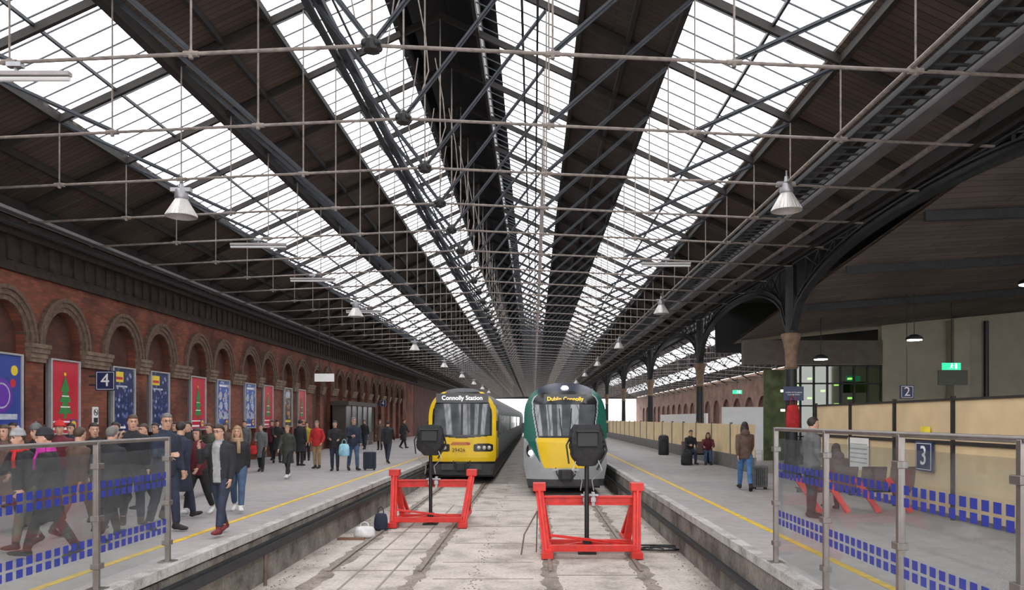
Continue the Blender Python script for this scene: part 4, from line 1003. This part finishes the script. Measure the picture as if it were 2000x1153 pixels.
def bag(x,y,z,w,h,d,m,lab,name='bag',cat='bag'):
    r=root(name,(x,y,z),lab,cat)
    b=MB(); n=16; 
    b.tube([(0,0,0),(0,0,.03),(0,0,h*.3),(0,0,h*.7),(0,0,h*.95),(0,0,h)],[(w*.35,d*.35),(w*.48,d*.48),(w*.5,d*.5),(w*.47,d*.42),(w*.38,d*.25),(w*.2,d*.1)],n,ref=(1,0,0)); b.obj('bag_body',m,r,smooth='all')
    b=MB(); b.tube([(-w*.2,0,h*.93),(-w*.16,0,h*1.25),(0,0,h*1.38),(w*.16,0,h*1.25),(w*.2,0,h*.93)],.012,6); b.obj('handle',m,r)
BAGB=mat('bag_light_blue',(.25,.5,.62),.4,0,.3,8)
bag(*at(672,26.2),PZ+.52,.38,.42,.16,BAGB,'pale blue plastic carrier bag held by a person')
bag(*at(495,25.8),PZ+.6,.26,.3,.14,C_['red'],'red handbag on arm of person','handbag')
bag(*at(1341,29.7),PZ,.45,.5,.35,C_['black'],'black rucksack on the platform','rucksack','rucksack')
bag(UX(744,18.5),18.5,.0,.34,.42,.25,C_['navy'],'small navy bag on the trackbed')
bag(UX(712,17.4),17.4,.0,.5,.26,.4,mat('bag_white',(.6,.6,.6),.4,0,.2,8),'crumpled white plastic bag on the trackbed','plastic_bag')
b=MB(); b.rng(-.35,.25,-.06,.06,0,.05); b.obj('timber_offcut',mat('old_timber',(.2,.10,.065),.8),loc=(UX(690,17.1),17.1,.0),label='weathered timber offcut lying on trackbed',cat='timber')
bag(XR-.1,22.95,VZ(838,23),.42,.72,.3,C_['red'],'red bag hung on the iron column','bag')
b=MB(); b.tube([(0,0,0),(.06,.05,.4),(.32,.2,.85)],.015,6); b.tube([(.3,.2,.02),(.32,.2,.85)],.012,6); b.obj('leaning_rod',RUST,loc=(UX(1018,15.2),15.2,0),label='thin rusty rod stand leaning by buffer stop',cat='rod')
b=MB()
for j in range(3):
    b.tube([(.35*math.cos(t*.5+j)*(1+.1*j)+.5*math.sin(t*.2),.25*math.sin(t*.5+j)+t*.02,.03+.01*j) for t in range(16)],.018,6)
b.obj('hose',BLACK,loc=(2.25,15.6,0),label='coiled black hose lying on the trackbed',cat='hose')
for u in(518,1401):
    b=MB(); b.tube([(0,0,0),(0,0,.5)],.03,8); b.obj('marker_stub',RUST,loc=(UX(u,12.4),12.4,0),label='short rusty stub post by platform wall',cat='post')
SEATM=mat('bench_seat',(.10,.07,.065),.5)
def bench(x,y,n,lab,legm,rot=0,big=False):
    r=root('bench',(x,y,PZ),lab,'bench',rotz=rot)
    L=n*.55; bs=-1 if big else 1
    b=MB(); b.rng(0,L,-.03,.03,.36,.42); b.obj('seat_beam',STEEL,r)
    for i in range(n):
        b=MB(); b.rng(i*.55+.03,i*.55+.52,-.22,.22,.42,.45); b.obj('seat',SEATM,r,bevel=.01)
        b=MB(); b.beam((i*.55+.275,bs*.22,.45),(i*.55+.275,bs*.32,.88),.48,.03,up=(0,1,0)); b.obj('backrest',SEATM,r,bevel=.01)
    if big:
        for xx in(-.12,.42,1.0,1.6):
            b=MB(); b.beam((xx,-.34,.66),(xx+.42,-.40,.02),.10,.05,up=(0,1,0)); b.obj('leg',legm,r)
    else:
        for i in range(0,n+1,2):
            xx=min(i*.55+.1,L-.1); b=MB(); b.beam((xx-.12,-.28,0.02),(xx+.05,.1,.42),.07,.05,up=(0,1,0)); b.beam((xx+.12,.3,.02),(xx,-.02,.4),.07,.05,up=(0,1,0)); b.obj('leg',legm,r)
bench(5.15,15.0,4,'metal bench with dark seats and red slanted legs',RED,big=True)
bench(5.9,30.5,2,'dark metal platform bench by the boarding',STEEL)
r=root('litter_bin',(UX(1296,38),38,PZ),'grey cylindrical litter bin on the platform','bin')
b=MB(); b.lathe([(.24,0),(.26,.05),(.26,.85),(.22,.95),(.1,1.0)],(0,0,0),16); b.obj('bin_body',STEEL,r,smooth=True)
b=MB(); b.rng(-.15,.15,-.28,-.24,.7,.8); b.obj('bin_opening',BLACK,r)
# ---------------------------------------------------------------- world, camera
w=bpy.data.worlds.new('World'); S.world=w; w.use_nodes=True
bg=w.node_tree.nodes['Background']; bg.inputs['Color'].default_value=(1,.975,.97,1); bg.inputs['Strength'].default_value=5.0
cam=bpy.data.cameras.new('Camera'); co=bpy.data.objects.new('Camera',cam); COL.objects.link(co)
uc,vc,zs=ZOOM or (1000,576.5,1)
co.location=(0,0,HC); co.rotation_euler=(R90,0,0); cam.sensor_width=36; cam.lens=27*zs; cam.shift_x=(uc-1042)/2000*zs; cam.shift_y=(818-vc)/2000*zs; cam.clip_end=1500; cam.clip_start=.1
S.camera=co
S.view_settings.view_transform='Standard'; S.view_settings.exposure=0.0
